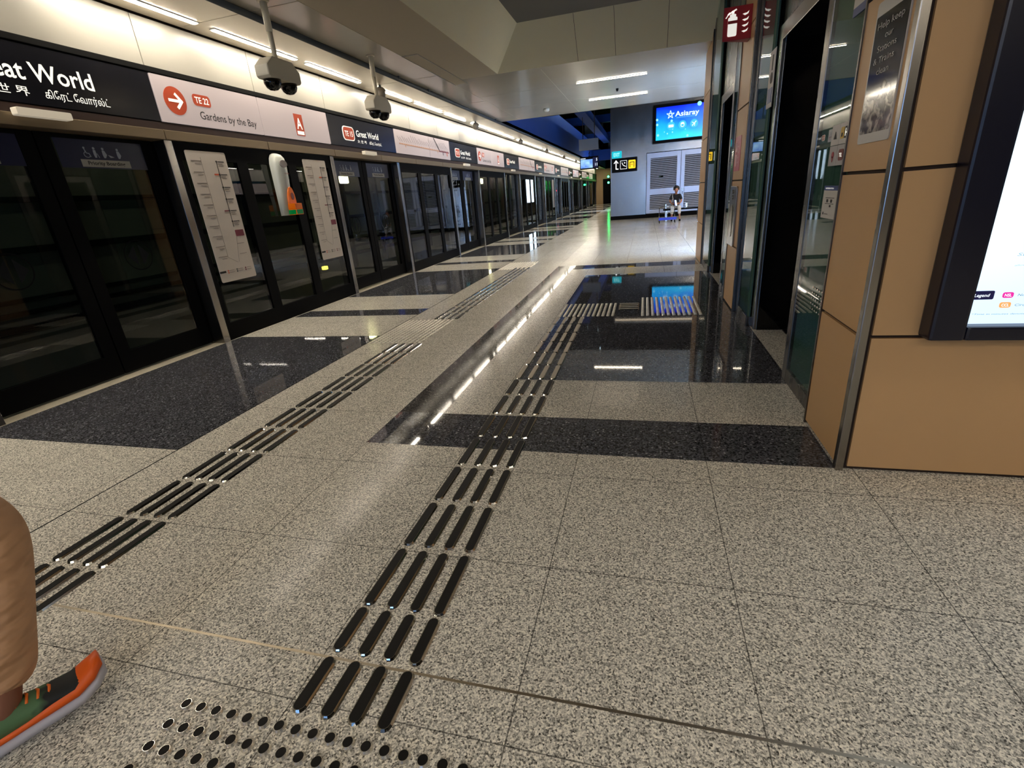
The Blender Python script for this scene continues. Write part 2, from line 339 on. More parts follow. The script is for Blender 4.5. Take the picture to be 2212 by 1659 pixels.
for y, z, s, lab in ((13.6, 2.33, 1.0, 'bulkhead lamp glowing in the tunnel, seen through the second doors'), (26.7, 2.4, 1.2, 'bulkhead lamp glowing in the tunnel further down the platform'), (11.85, 0.06, 0.45, 'small yellow tunnel lamp low behind the second route map')):
    t = thing('tunnel_lamp', (-8.5, y, z), lab, 'lamp')
    q = MB(); q.box(-0.36, -0.05, -0.1 * s, 0.1 * s, -0.06 * s, 0.06 * s); q.build('bracket', BLACK_M, t)
    q = MB(); q.rrect(-0.17 * s, 0.17 * s, -0.1 * s, 0.1 * s, -0.05, 0.04, 0.04 * s); e = q.build('lamp_cover', emis('tunnel_glow' + ('_yellow' if s < 1 else ''), (255, 236, 170) if s >= 1 else (255, 225, 70), 14.0 if s >= 1 else 3.0), t, rot=FACE_TRACK)

for y in (1.0, 7.0, 13.0, 19.0, 27.0, 36.0):  # unseen lamps added so the tunnel walls show through the glass
    t = thing('tunnel_lamp', (-7.4, y, 4.2), 'added tunnel ceiling lamp hidden above the sign band', 'lamp', 'added tunnel ceiling lamps')
    q = MB(); q.box(-0.07, 0.07, -0.7, 0.7, -0.05, 0, 0); q.box(-0.05, 0.05, -0.68, 0.68, -0.06, -0.05, 1); q.build('lamp_body', [BLACK_M, emis('added_tunnel_glow', (0.95, 1.0, 0.8), 9.0, linear=True)], t)

# ---- island core: lift surround on the right
PZ = [0.0, 0.712, 1.43, 2.165, 2.89, 3.6, 4.4]
def panels_x(mb, x, y0, y1, th=0.03, g=0.008, out=-1):               # cladding facing -x
    for k in range(len(PZ) - 1): mb.box(x, x + th, y0, y1, PZ[k] + (g if k else 0.02), PZ[k + 1] - g, 0)
def panels_y(mb, y, x0, x1, th=0.03, g=0.008):
    for k in range(len(PZ) - 1): mb.box(x0, x1, y, y + th, PZ[k] + (g if k else 0.02), PZ[k + 1] - g, 0)
c = MB()                                                             # near pier: faces the platform and the camera
panels_x(c, 0.985, 2.56, 3.075); panels_y(c, 2.52, 1.03, 2.45); panels_y(c, 2.52, 2.465, 3.9)
c.box(1.0, 3.95, 2.535, 3.06, 0, 4.4, 1); c.box(3.95, 3.98, 2.52, 10.9, 0, 4.4, 0)
struct('wall_right_near', c, [BEIGE, SEAM])
c = MB(); panels_x(c, 1.0, 6.105, 6.75); c.box(1.015, 1.3, 6.11, 6.745, 0, 4.4, 1); struct('wall_right_middle', c, [BEIGE, SEAM])
c = MB(); panels_x(c, 1.015, 9.965, 10.9); c.box(1.03, 3.95, 9.97, 10.89, 0, 4.4, 1); struct('wall_right_far', c, [BEIGE, SEAM])
c = MB(); c.box(0.972, 1.008, 2.502, 2.545, 0, 4.4); struct('trim_4', c, STEEL, bevel=0.004)
c = MB(); c.box(0.978, 1.0, 3.075, 3.09, 0, 4.4); struct('trim_5', c, STEEL_D)
c = MB(); c.box(1.003, 1.26, 6.075, 6.105, 0, 4.4, 0); struct('trim_6', c, STEEL_D, bevel=0.004)
c = MB(); c.box(1.018, 1.3, 9.935, 9.965, 0, 4.4, 0); struct('trim_7', c, STEEL_D, bevel=0.004)
c = MB(); c.box(0.99, 1.03, 6.75, 6.78, 0, 4.4, 0); struct('trim_8', c, STEEL_D)
# closed body of the lift shafts behind the surrounds
c = MB(); c.box(1.85, 3.9, 3.06, 9.97, 0, 4.4, 0); c.box(1.47, 1.85, 3.08, 3.95, 0, 4.4); c.box(1.47, 1.85, 5.45, 7.4, 0, 4.4); c.box(1.47, 1.85, 9.0, 9.97, 0, 4.4); c.box(1.47, 1.85, 3.9, 9.2, 2.75, 4.4)
struct('wall_lift_shaft', c, BLACK_M)
def lift(y0, ya, yb, y1, label, cat='lift'):
    """surround from y0 to y1, opening from ya to yb"""
    X = 1.08; t = thing('lift_entrance', (X, (ya + yb) / 2, 0), label, cat, 'lift entrances'); oy = (ya + yb) / 2
    def P(name, mats, bev, *bx, lab=None, par=None):
        q = MB()
        for b in bx: q.box(b[0] - X, b[1] - X, b[2] - oy, b[3] - oy, b[4], b[5])
        o = q.build(name, mats, par or t, bev)
        if lab: o['label'] = lab
        return o
    P('jamb', STEEL, 0.006, (X, X + 0.34, ya - 0.13, ya, 0, 2.62)); P('jamb', STEEL, 0.006, (X, X + 0.34, yb, yb + 0.13, 0, 2.62))
    P('header', STEEL, 0.006, (X, X + 0.34, ya, yb, 2.5, 2.62))
    P('door_panel', BLACK_G, 0.0, (X + 0.34, X + 0.37, ya - 0.1, (ya + yb) / 2 - 0.003, 0, 2.55)); P('door_panel', BLACK_G, 0.0, (X + 0.34, X + 0.37, (ya + yb) / 2 + 0.003, yb + 0.1, 0, 2.55))
    P('reveal', BLACK_G, 0.0, (X + 0.03, X + 0.345, yb - 0.012, yb - 0.001, 0, 2.5), lab='black glossy inner reveal')
    for (a0, a1) in ((y0, ya - 0.13), (yb + 0.13, y1)):
        if a1 - a0 < 0.1: continue
        P('side_glass', GREEN_G, 0.0, (X - 0.042, X - 0.034, a0 + 0.015, a1 - 0.12, 0.1, 4.3))
        P('glass_backing', mat('glass_backing', (50, 84, 76), 0.6), 0.0, (X - 0.022, X - 0.008, a0 + 0.015, a1 - 0.12, 0.1, 4.3))
        P('mullion', STEEL_D, 0.006, (X - 0.045, X + 0.12, a1 - 0.11, a1 - 0.01, 0, 4.3))
        P('kick_plate', STEEL_D, 0.004, (X - 0.045, X + 0.1, a0, a1 - 0.11, 0.0, 0.1))
    P('overpanel', STEEL_D, 0.004, (X + 0.02, X + 0.12, ya - 0.13, yb + 0.13, 2.64, 3.35)); P('overpanel', STEEL_D, 0.004, (X + 0.02, X + 0.12, ya - 0.13, yb + 0.13, 3.36, 4.3))
    P('sill_plate', STEEL_D, 0.0, (X + 0.26, X + 0.34, ya, yb, 0, 0.006))
    return t, P
lift1, PL1 = lift(3.095, 4.03, 5.25, 6.07, 'near lift entrance with wide steel frame and dark doors, beside the station poster')
lift2, PL2 = lift(6.79, 7.62, 8.82, 9.93, 'far lift entrance with steel frame, beyond the beige pier with the call panel')

# ---- far steel wall with plant room doors, end of the platform
c = MB()
for x in (-1.66, -0.03, 4.0, 5.6):
    pass
c.box(-1.66, 0.0, 25.9, 26.0, 0.18, 6.2, 0); c.box(0.0, 3.2, 25.9, 26.0, 2.9, 6.2, 0); c.box(3.2, 7.2, 25.9, 26.0, 0.18, 6.2, 0)
c.box(-1.66, -1.6, 26.0, YE, 0.18, 6.2, 0)
c.box(-1.672, 7.2, 25.885, 25.9, 0, 0.18, 1); c.box(-1.672, -1.66, 25.885, YE, 0, 0.18, 1); c.box(-1.6, 7.2, 26.05, 26.1, 0, 6.2, 1)
struct('wall_back', c, [STEEL_W, BLACK_M])
c = MB(); c.box(-5.3, -4.55, YE - 0.1, YE, 0, 3.58, 0); c.box(-4.55, -1.6, YE - 0.1, YE, 2.55, 3.58, 0)
struct('wall_platform_end', c, BEIGE_W)
c = MB(); c.box(-4.55, -1.6, YE - 0.04, YE, 0, 2.55, 0); struct('door_3', c, BLACK)
for n, (x0, x1) in ((1, (0.02, 1.545)), (2, (1.56, 3.18))):
    fw = 0.17; d = MB()
    d.box(x0, x0 + fw, 25.84, 25.9, 0.2, 2.87); d.box(x1 - fw, x1, 25.84, 25.9, 0.2, 2.87)
    d.box(x0 + fw, x1 - fw, 25.84, 25.9, 0.2, 0.38); d.box(x0 + fw, x1 - fw, 25.84, 25.9, 1.03, 1.31); d.box(x0 + fw, x1 - fw, 25.84, 25.9, 2.65, 2.87)
    dd = struct('door_%d' % n, d, LOUV, bevel=0.006)
    d = MB(); d.box(x0 + fw, x1 - fw, 25.885, 25.895, 0.38, 1.03, 1); d.box(x0 + fw, x1 - fw, 25.885, 25.895, 1.31, 2.65, 1)
    for z0, z1 in ((0.38, 1.03), (1.31, 2.65)):
        k = z0 + 0.03
        while k < z1 - 0.02:
            d.add([(x0 + fw, 25.85, k), (x1 - fw, 25.85, k), (x1 - fw, 25.88, k + 0.045), (x0 + fw, 25.88, k + 0.045), (x0 + fw, 25.856, k - 0.008), (x1 - fw, 25.856, k - 0.008)], [(0, 1, 2, 3), (4, 5, 1, 0)], 0); k += 0.078
    d.build('louvre', [LOUV, BLACK_M], dd)
    if n == 2:
        d = MB(); d.box(x0 + 0.05, x0 + 0.15, 25.79, 25.84, 1.12, 1.25); d.tube([(x0 + 0.1, 25.79, 1.07), (x0 + 0.1, 25.76, 1.07), (x0 + 0.1, 25.76, 0.98)], 0.02); d.build('door_handle', STEEL_D, dd)
    else:
        d = MB(); d.box(0.58, 0.78, 25.83, 25.845, 1.79, 1.85, 0); d.box(0.59, 0.65, 25.826, 25.83, 1.8, 1.84, 1); d.build('door_plate', [BLACK, mat('plate_green', (80, 120, 100), .5)], dd)

# ---- opposite side of the island and the end behind the camera (seen in reflections)
c = MB(); c.box(7.1, 7.2, -9, YE, 3.1, CZ, 0); c.box(7.05, 7.2, -9, YE, 0, 3.1, 1)
for k in range(-1, 10):
    c.box(7.03, 7.06, 2.0 + 5.64 * k, 5.3 + 5.64 * k, 2.55, 3.0, 2)
    c.box(7.02, 7.06, 1.8 + 5.64 * k, 1.95 + 5.64 * k, 0, 2.5, 3)
struct('wall_opposite', c, [CREAM, BLACK_G, SIGN_W, STEEL])
c = MB(); c.box(-9, 7.2, -9.1, -9.0, 0, 4.0); struct('wall_behind', c, tint_noise(mat('rear_wall', (120, 112, 98), .4), 2, .1, .05))
c = MB(); c.box(7.2, 7.3, -9, YE, 0, 8); struct('wall_far_side', c, BLACK_M)

# ================================================================ PLATFORM SCREENS
XG, XD = -5.235, -5.40                                               # planes of the fixed glass and of the sliding doors
first_bay_label = ['fixed glass screen bay with two route maps and a sanitiser dispenser']
bay_labels = {2: 'fixed glass screen bay carrying the two route maps, under the Gardens by the Bay sign',
              3: 'fixed glass screen bay under the nearest line diagram, reflecting the blue screen',
              4: 'fixed glass screen bay under the second Gardens by the Bay sign', 5: 'fixed glass screen bay under the second line diagram, with a bright jagged reflection',
              6: 'fixed glass screen bay under the third white direction sign', 7: 'fixed glass screen bay under the third line diagram, far down the platform',
              8: 'fixed glass screen bay second from the far end of the platform', 9: 'fixed glass screen bay last before the far platform end', 1: 'fixed glass screen bay just outside the left edge, before the first doors'}
def screen_bay(k, a, b):
    t = thing('screen_bay', (XG, a, 0), bay_labels.get(k, 'fixed glass screen bay far down the platform'), 'glass screen', 'fixed glass bays along the platform edge')
    W = b - a; n = 3
    q = MB(); q.box(-0.19, 0.03, 0.0, 0.1, 0, 2.36); q.build('end_column', STEEL, t, 0.004)
    q = MB(); q.box(-0.19, 0.03, W - 0.1, W, 0, 2.36); q.build('end_column', STEEL, t, 0.004)
    q = MB(); q.box(-0.05, 0.012, 0.1, W - 0.1, 0, 0.22); q.box(-0.05, 0.012, 0.1, W - 0.1, 2.17, 2.36)
    pw = (W - 0.2) / n
    for i in range(n + 1):
        yc = 0.1 + pw * i; q.box(-0.05, 0.012, max(0.1, yc - 0.09), min(W - 0.1, yc + 0.09), 0.22, 2.17)
    q.build('frame', BLACK, t)
    for i in range(n):
        yc = 0.1 + pw * i; q = MB(); q.box(-0.012, -0.004, max(0.1, yc) + (0.09 if i else 0.12), yc + pw - 0.09, 0.22, 2.17); q.build('glass_pane', PSD_G, t)
    return t
door_labels = {1: 'sliding platform doors below the large dark station name sign at the left edge', 2: 'sliding platform doors between the second route map and the first line diagram bay',
               3: 'third pair of sliding platform doors, past the first line diagram', 4: 'fourth pair of sliding platform doors along the edge', 5: 'fifth pair of sliding platform doors along the edge',
               6: 'sixth pair of sliding platform doors along the edge', 7: 'seventh pair of sliding platform doors along the edge', 8: 'eighth pair of sliding platform doors along the edge', 9: 'ninth pair of sliding platform doors, at the far end'}
WHT_PL = mat('plate_grey', (158, 156, 148), 0.5)
def arrow_mark(q, cx, cy, s):
    q.prism([(cx - 0.02 * s, cy + 0.08 * s), (cx - 0.02 * s, cy - 0.08 * s), (cx - 0.09 * s, cy)], 0.001, 0.003, 0)
    q.prism([(cx + 0.02 * s, cy - 0.08 * s), (cx + 0.02 * s, cy + 0.08 * s), (cx + 0.09 * s, cy)], 0.001, 0.003, 0)
def priority(leaf, cx, w, full=True):
    q = MB(); q.box(cx - w / 2, cx + w / 2, 2.06, 2.32, 0.0, 0.003, 0)
    q.box(cx - 0.25, cx + 0.25, 2.072, 2.14, 0.003, 0.006, 1)
    q.text('Priority Boarding', cx - 0.19, cx + 0.19, 2.092, 0.034, 0.0072, 2, 0.02)
    def body(x, s=1.0, dress=False):
        q.disc(x, 2.245, 0.012 * s, 0.003, 0.006, 3, n=10)
        q.prism([(x - 0.012, 2.23), (x + 0.012, 2.23), (x + (0.028 if dress else 0.014), 2.19), (x + 0.008, 2.16), (x - 0.008, 2.16), (x - 0.014, 2.19)], 0.003, 0.006, 3)
    body(cx - 0.09); q.bar((cx - 0.07, 2.2), (cx - 0.055, 2.16), 0.004, 0.003, 0.006, 3)
    body(cx + 0.0, dress=True); q.prism([(cx + 0.04, 2.19), (cx + 0.06, 2.185), (cx + 0.1, 2.17), (cx + 0.06, 2.165)], 0.003, 0.006, 3); body(cx + 0.15, dress=True)
    q.disc(cx - 0.185, 2.245, 0.01, 0.003, 0.006, 3, n=10); q.bar((cx - 0.185, 2.235), (cx - 0.175, 2.2), 0.009, 0.003, 0.006, 3); q.bar((cx - 0.178, 2.2), (cx - 0.15, 2.195), 0.007, 0.003, 0.006, 3); q.bar((cx - 0.15, 2.197), (cx - 0.138, 2.165), 0.007, 0.003, 0.006, 3)
    for i in range(12):
        a0 = math.radians(100 + i * 20); a1 = math.radians(120 + i * 20)
        q.bar((cx - 0.17 + 0.03 * math.cos(a0), 2.185 + 0.026 * math.sin(a0)), (cx - 0.17 + 0.03 * math.cos(a1), 2.185 + 0.026 * math.sin(a1)), 0.005, 0.003, 0.006, 3)
    o = q.build('priority_sticker', [BLUE_P, WHT_PL, TXT_K, mat('icon_grey', (150, 156, 170), 0.5)], leaf, rot=FACE_TRACK); o.location = V(0.027, 0, 0)
def platform_door(k, a, b):
    t = thing('platform_door', (XD, a, 0), door_labels.get(k, 'pair of sliding platform doors'), 'platform door', 'sliding door pairs along the platform edge')
    W = b - a; h = W / 2
    for i in (0, 1):
        y0, y1 = (0.02, h - 0.008) if i == 0 else (h + 0.008, W - 0.02)
        leaf = bpy.data.objects.new('door_leaf', None); COL.objects.link(leaf); leaf.parent = t
        q = MB(); q.box(-0.03, 0.025, y0, y0 + 0.13, 0.02, 2.36); q.box(-0.03, 0.025, y1 - 0.13, y1, 0.02, 2.36); q.box(-0.03, 0.025, y0 + 0.13, y1 - 0.13, 0.02, 0.24); q.box(-0.03, 0.025, y0 + 0.13, y1 - 0.13, 2.32, 2.36)
        q.build('stile', BLACK, leaf)
        q = MB(); q.box(0.0, 0.007, y0 + 0.13, y1 - 0.13, 0.24, 2.32); q.build('glass_pane', PSD_G, leaf)
        if k <= 3: priority(leaf, (y0 + y1) / 2, y1 - y0 - 0.28)
        q = MB(); cx = (y0 + y1) / 2; arrow_mark(q, cx, 1.19, 1.35)
        for j in range(28):
            a0 = 2 * math.pi * j / 28; a1 = 2 * math.pi * (j + 1) / 28
            q.bar((cx + 0.155 * math.cos(a0), 1.19 + 0.155 * math.sin(a0)), (cx + 0.155 * math.cos(a1), 1.19 + 0.155 * math.sin(a1)), 0.012, 0.001, 0.003, 1)
        o = q.build('door_sticker', [mat('faint_mark', (26, 28, 31), 0.7, spec=0.1), BLACK_M], leaf, rot=FACE_TRACK); o.location = V(0.027, 0, 0)
    return t
for k, (a, b) in enumerate(BAYS):
    if a > YE - 3.3 or b < 0: continue
    screen_bay(k, a, b)
    if k >= 1 and a > 2: platform_door(k - 1, BAYS[k - 1][1], a)
# ---- little lamp over each pair of doors
for k in range(1, 9):
    y = 3.46 + PER * (k - 1)
    t = tag(MB().rrect(0, 0.44, 0, 0.062, 0, 0.07, 0.012).build('door_indicator', mat('lamp_white', (206, 196, 176), .4, emit=(255, 240, 215), es=.12), loc=(-5.195, y, 2.435), rot=FACE_TRACK),
            'flat white indicator lamp above the %s platform doors from the left edge' % ORD[k - 1], 'indicator lamp', 'indicator lamps over the platform doors')
# ---- sign panels
XS = -5.224
def station_sign(k, y0, y1, big, label):
    t = thing('station_sign', (XS, y0, 2.55), label, 'station sign', 'dark station name panels', rot=FACE_TRACK); W = y1 - y0
    q = MB(); q.rrect(0.004, W - 0.004, 0, 0.47, -0.005, 0.012, 0.01); q.build('panel', SIGN_D, t)
    if big: bx0, bx1, bz0, bz1, tx0, tx1, tz, th, lx0, lx1, lz, lh = 0.12, 0.60, 0.16, 0.37, 0.70, 1.755, 0.19, 0.145, 0.76, 1.86, 0.065, 0.06
    else: bx0, bx1, bz0, bz1, tx0, tx1, tz, th, lx0, lx1, lz, lh = 0.42, 0.80, 0.10, 0.33, 0.87, 1.70, 0.19, 0.105, 0.88, 1.80, 0.085, 0.045
    q = MB(); q.rrect(bx0, bx1, bz0, bz1, 0.012, 0.016, 0.07, 1); q.rrect(bx0 + 0.02, bx1 - 0.02, bz0 + 0.015, bz1 - 0.015, 0.016, 0.018, 0.06, 0)
    q.text('TE 15', bx0 + 0.06, bx1 - 0.06, bz0 + 0.07, 0.085, 0.0195, 1, 0.015); q.build('line_badge', [RUST, TXT_W], t)
    q = MB(); q.text('Great World', tx0, tx1, tz, th, 0.0135, 0, 0.014); q.build('station_name', TXT_W, t)
    if k < 3 or big:
        cw = (lx1 - lx0)
        q = MB(); q.text('大 世 界', lx0, lx0 + cw * 0.36, lz, lh * 0.95, 0.0135, 0, 0.004); q.build('chinese_name', TXT_W, t); q = MB(); q.text('கிேரட் ேவார்ல்ட்', lx0 + cw * 0.47, lx1, lz, lh, 0.0135, 0, 0.004); q.build('tamil_name', TXT_W, t)
def direction_sign(k, y0, y1, label):
    t = thing('direction_sign', (XS, y0, 2.55), label, 'direction sign', 'white direction panels', rot=FACE_TRACK); h = (y1 - y0) / 2
    q = MB(); q.rrect(0.006, h - 0.004, 0, 0.47, -0.005, 0.014, 0.012); q.rrect(h + 0.004, y1 - y0 - 0.006, 0, 0.47, -0.005, 0.014, 0.012); q.build('panel', SIGN_W, t)
    q = MB(); q.disc(0.255, 0.235, 0.145, 0.014, 0.017, 0, n=32)
    q.bar((0.165, 0.235), (0.33, 0.235), 0.03, 0.017, 0.02, 1); q.bar((0.265, 0.31), (0.345, 0.228), 0.03, 0.017, 0.02, 1); q.bar((0.265, 0.16), (0.345, 0.242), 0.03, 0.017, 0.02, 1); q.build('arrow', [RUST, TXT_W], t)
    q = MB(); q.rrect(0.51, 0.77, 0.225, 0.35, 0.014, 0.017, 0.04, 0); q.text('TE 22', 0.54, 0.74, 0.255, 0.066, 0.018, 1, 0.015); q.build('line_badge', [RUST, TXT_W], t)
    q = MB(); q.text('Gardens by the Bay', 0.56, 1.50, 0.085, 0.085, 0.0155, 0, 0.004); q.build('destination_name', TXT_K, t)
    q = MB(); q.box(2.35, 2.55, 0.06, 0.36, 0.014, 0.017, 0); q.text('A', 2.385, 2.515, 0.155, 0.15, 0.018, 1, 0.02); q.box(2.37, 2.53, 0.075, 0.125, 0.017, 0.019, 1); q.build('platform_letter', [RUST, TXT_W], t)
TAN = mat('line_tan', (206, 160, 132), 0.5); MAROON = mat('line_maroon', (120, 30, 52), 0.5); ORNG = mat('line_orange', (220, 96, 60), 0.5)
def line_map(k, y0, y1, label):
    t = thing('line_diagram', (XS, y0, 2.55), label, 'line diagram', 'white line diagram panels', rot=FACE_TRACK); W = y1 - y0
    q = MB(); q.rrect(0.006, W - 0.006, 0, 0.47, -0.005, 0.014, 0.012); q.build('panel', SIGN_W, t)
    q = MB(); q.bar((0.2, 0.2), (2.45, 0.175), 0.022, 0.014, 0.016, 0); q.bar((2.45, 0.175), (3.15, 0.17), 0.024, 0.014, 0.016, 1)
    for i in range(26):
        x = 0.24 + i * 0.112; z = 0.2 - 0.01 * i / 26; q.disc(x, z, 0.018, 0.016, 0.0175, 0 if x < 2.45 else 1, n=8)
        q.bar((x + 0.02, z + 0.05), (x - 0.10, z + 0.12 + 0.09 * random.random()), 0.006, 0.014, 0.016, 3)
    q.bar((2.17, 0.46), (2.47, 0.2), 0.03, 0.014, 0.018, 2); q.bar((2.72, 0.17), (2.73, 0.09), 0.03, 0.014, 0.016, 2); q.bar((3.0, 0.17), (3.0, 0.08), 0.04, 0.014, 0.016, 4); q.bar((0.5, 0.19), (0.5, 0.14), 0.03, 0.014, 0.016, 0); q.bar((2.35, 0.17), (2.36, 0.12), 0.02, 0.014, 0.016, 0); q.bar((1.83, 0.46), (1.84, 0.01), 0.005, 0.014, 0.0155, 3)
    q.build('diagram', [TAN, MAROON, TXT_K, GREYL, ORNG], t)
sn = ['large dark Great World name panel at the left edge', 'dark Great World name panel between the white direction panel and the line diagram', 'second small dark Great World name panel, right of the first line diagram', 'third small dark Great World name panel, right of the second direction panel']
for k in range(0, 9):
    a, b = BAYS[1][1] + PER * k + 0.03, BAYS[2][0] + PER * k + 0.06
    if a > YE - 3: break
    station_sign(k, a - 0.0, b, k == 0, sn[k] if k < 4 else 'dark station name panel above the %s pair of platform doors' % ORD[k])
    a2, b2 = b, BAYS[2][1] + PER * k + 0.03
    if b2 > YE: break
    if k % 2 == 0: direction_sign(k, a2, b2, ['nearest white direction panel with arrow and letter A', '', 'second white direction panel with arrow and letter A, past the first line diagram', '', 'third white direction panel down the platform', '', 'fourth white direction panel down the platform', '', 'fifth white direction panel, at the far end'][k])
    else: line_map(k, a2, b2, {1: 'nearest white line diagram panel with tan line and black diagonal', 3: 'second white line diagram panel down the platform', 5: 'third white line diagram panel down the platform', 7: 'fourth white line diagram panel, near the far end'}[k])
# ---- route maps stuck on the glass, sanitiser dispenser
def route_map(y0, y1, label):
    t = thing('route_map', (-5.215, y0, 0.725), label, 'route map', 'route maps on the glass', rot=FACE_TRACK); W = y1 - y0
    q = MB(); q.rrect(0, W, 0, 1.55, -0.004, 0.004, 0.02); q.build('sheet', MAPP, t)
    q = MB(); u = 0.43; q.bar((u, 1.45), (u, 0.66), 0.008, 0.004, 0.006, 0)
    for i, z in enumerate((1.44, 1.29, 1.14, 1.0, 0.86, 0.73)):
        q.disc(u, z, 0.012, 0.004, 0.007, 0, n=8); q.bar((u + 0.02, z), (u + 0.12, z), 0.009, 0.004, 0.006, 0); q.bar((u + 0.02, z - 0.025), (u + 0.09, z - 0.025), 0.006, 0.004, 0.006, 1); q.bar((u + 0.03, z - 0.045), (u + 0.1, z - 0.045), 0.006, 0.004, 0.006, 1)
    q.bar((u - 0.08, 1.29), (u - 0.015, 1.29), 0.018, 0.004, 0.0065, 2); q.bar((u - 0.08, 0.86), (u, 0.86), 0.014, 0.004, 0.0065, 3)
    q.rrect(u - 0.0, u + 0.14, 0.54, 0.62, 0.004, 0.007, 0.01, 3)
    q.bar((0.2, 1.48), (0.2, 0.3), 0.003, 0.004, 0.005, 1)
    for i in range(10):
        z = 1.44 - 0.125 * i; q.bar((0.05, z), (0.2, z), 0.006, 0.004, 0.006, 1); q.bar((0.1, z - 0.03), (0.18, z - 0.03), 0.005, 0.004, 0.006, 1)
    for z in (0.45, 0.32): q.bar((u - 0.02, z), (u + 0.1, z), 0.005, 0.004, 0.006, 1)
    q.bar((u, 0.54), (0.36, 0.22), 0.003, 0.004, 0.005, 1); q.bar((0.2, 0.3), (0.34, 0.22), 0.003, 0.004, 0.005, 1)
    q.box(0.0, 0.1, 0.115, 0.14, 0.004, 0.007, 0)
    for i in range(3):
        for j in range(2): q.disc(0.14 + 0.15 * i, 0.135 - 0.025 * j, 0.01, 0.004, 0.007, 2 if i == 0 else (3 if i == 2 else 4), n=8); q.bar((0.16 + 0.15 * i, 0.135 - 0.025 * j), (0.24 + 0.15 * i, 0.135 - 0.025 * j), 0.005, 0.004, 0.006, 1)
    q.build('printed_lines', [TXT_K, GREYL, ORNG, MAROON, mat('map_dark_green', (40, 60, 60), 0.6)], t)
route_map(5.11, 5.71, 'tall white route map sheet on the glass, left of the sanitiser dispenser')
route_map(7.27, 7.86, 'tall white route map sheet on the glass, right of the sanitiser dispenser')
q = MB(); q.box(0, 0.55, 0, 1.5, 0, 0.006); tag(q.build('route_map', MAPP, loc=(-5.215, 29.7, 0.73), rot=FACE_TRACK), 'small white map sheet on glass far down the platform', 'route map')
t = thing('sanitiser_dispenser', (-5.215, 6.5, 1.47), 'white wall dispenser with orange and green base, between the two route maps', 'dispenser', rot=FACE_TRACK)
WHITE_P = mat('dispenser_white', (206, 210, 202), 0.3); ORG = mat('dispenser_orange', (214, 104, 12), 0.25, emit=(214, 104, 12), es=0.05); GRN = mat('dispenser_green', (0, 128, 58), 0.25, emit=(0, 128, 58), es=0.05)
q = MB(); prof = [(0.0, 0.0, 0.07), (0.0, 0.3, 0.10), (0.0, 0.55, 0.12), (0.0, 0.7, 0.13), (0.02, 0.78, 0.12), (0.05, 0.825, 0.09), (0.09, 0.845, 0.04)]
vs = []; fs = []
for (ins, z, d) in prof:
    x0, x1 = ins, 0.24 - ins * 0.6
    ring = [(x0, z, 0), (x0, z, d * 0.7), (x0 + 0.03, z, d * 0.95), ((x0 + x1) / 2, z, d * 1.05), (x1 - 0.03, z, d * 0.95), (x1, z, d * 0.7), (x1, z, 0)]; vs += ring
nr = 7
for i in range(len(prof) - 1):
    for j in range(nr - 1): fs.append((i * nr + j, i * nr + j + 1, (i + 1) * nr + j + 1, (i + 1) * nr + j))
fs.append(tuple(range(nr - 1, -1, -1))); fs.append(tuple((len(prof) - 1) * nr + j for j in range(nr)))
q.add(vs, fs, 0, True); q.build('housing', WHITE_P, t)
q = MB(); q.disc(0.13, 0.70, 0.075, 0.125, 0.14, 0, n=24, ry=0.05); q.build('window', mat('dispenser_window', (150, 140, 140), 0.15), t)
q = MB(); q.text('HAND SANITISER', 0.1, 0.2, 0.56, 0.02, 0.142, 0, 0.01); q.build('lettering', mat('label_red', (170, 90, 90), .5), t)
q = MB(); q.disc(0.165, 0.2, 0.07, 0.06, 0.135, 0, n=24, ry=0.19); q.disc(0.165, 0.26, 0.03, 0.13, 0.145, 1, n=16, ry=0.05); q.build('orange_lens', [ORG, mat('dispenser_button', (120, 40, 14), 0.3)], t)
q = MB(); q.box(0.09, 0.25, 0.08, 0.16, 0.0, 0.21, 0); q.box(0.09, 0.25, 0.0, 0.08, 0.0, 0.21, 1); q.build('drip_tray', [ORG, GRN], t, 0.008)

# ================================================================ LIGHTS, CEILING FIXTURES
def strip_lamp(x, y, L_, label, along='y', mt=None, z=CZ, group='strip lamps over the platform edge'):
    t = thing('strip_lamp', (x, y, z), label, 'ceiling lamp', group)
    q = MB(); w_ = 0.034 if along == 'y' else 0.016
    if along == 'y': q.box(-w_ - 0.004, w_ + 0.004, 0, L_, -0.01, 0.004)
    else: q.box(0, L_, -w_ - 0.004, w_ + 0.004, -0.01, 0.004)
    q.build('tray', WHITE_P, t)
    q = MB()
    if along == 'y': q.rrect(-w_, w_, 0.008, L_ - 0.008, -0.014, -0.010, 0.018, n=3)
    else: q.rrect(0.008, L_ - 0.008, -w_, w_, -0.014, -0.010, 0.013, n=3)
    q.build('diffuser', mt or LAMP_M, t)
    return t
cnt = 0
for g in range(-2, 10):
    for i, off in enumerate((-1.60, 0.16, 1.93)):
        y = 5.65 + 0.0 + PER * g + off
        if y < -8.8 or y + 1.5 > YE: continue
        n = g * 3 + i
        if n >= 0: lab = 'warm strip lamp over the platform edge, %s counted from the top left corner' % (ORD[n] if n < len(ORD) else 'one of the last')
        else: lab = 'warm strip lamp over the platform edge, outside the picture behind the camera'
        strip_lamp(-5.01, y, 1.54, lab)
for g in range(-1, 8):
    for i, off in enumerate((-1.60, 0.16, 1.93)):
        y = 5.65 + PER * g + off
        if y > 15 and False: continue
        strip_lamp(6.8, y, 1.54, 'warm strip lamp along the opposite platform edge, seen only mirrored', group='strip lamps over the opposite edge')
strip_lamp(-1.465, 11.86, 1.447, 'ceiling strip lamp running crosswise, the one nearer the camera', 'x', LAMP_X, group='crosswise ceiling lamps')
strip_lamp(-1.437, 14.14, 1.435, 'ceiling strip lamp running crosswise, the one nearer the far wall', 'x', LAMP_X, group='crosswise ceiling lamps')
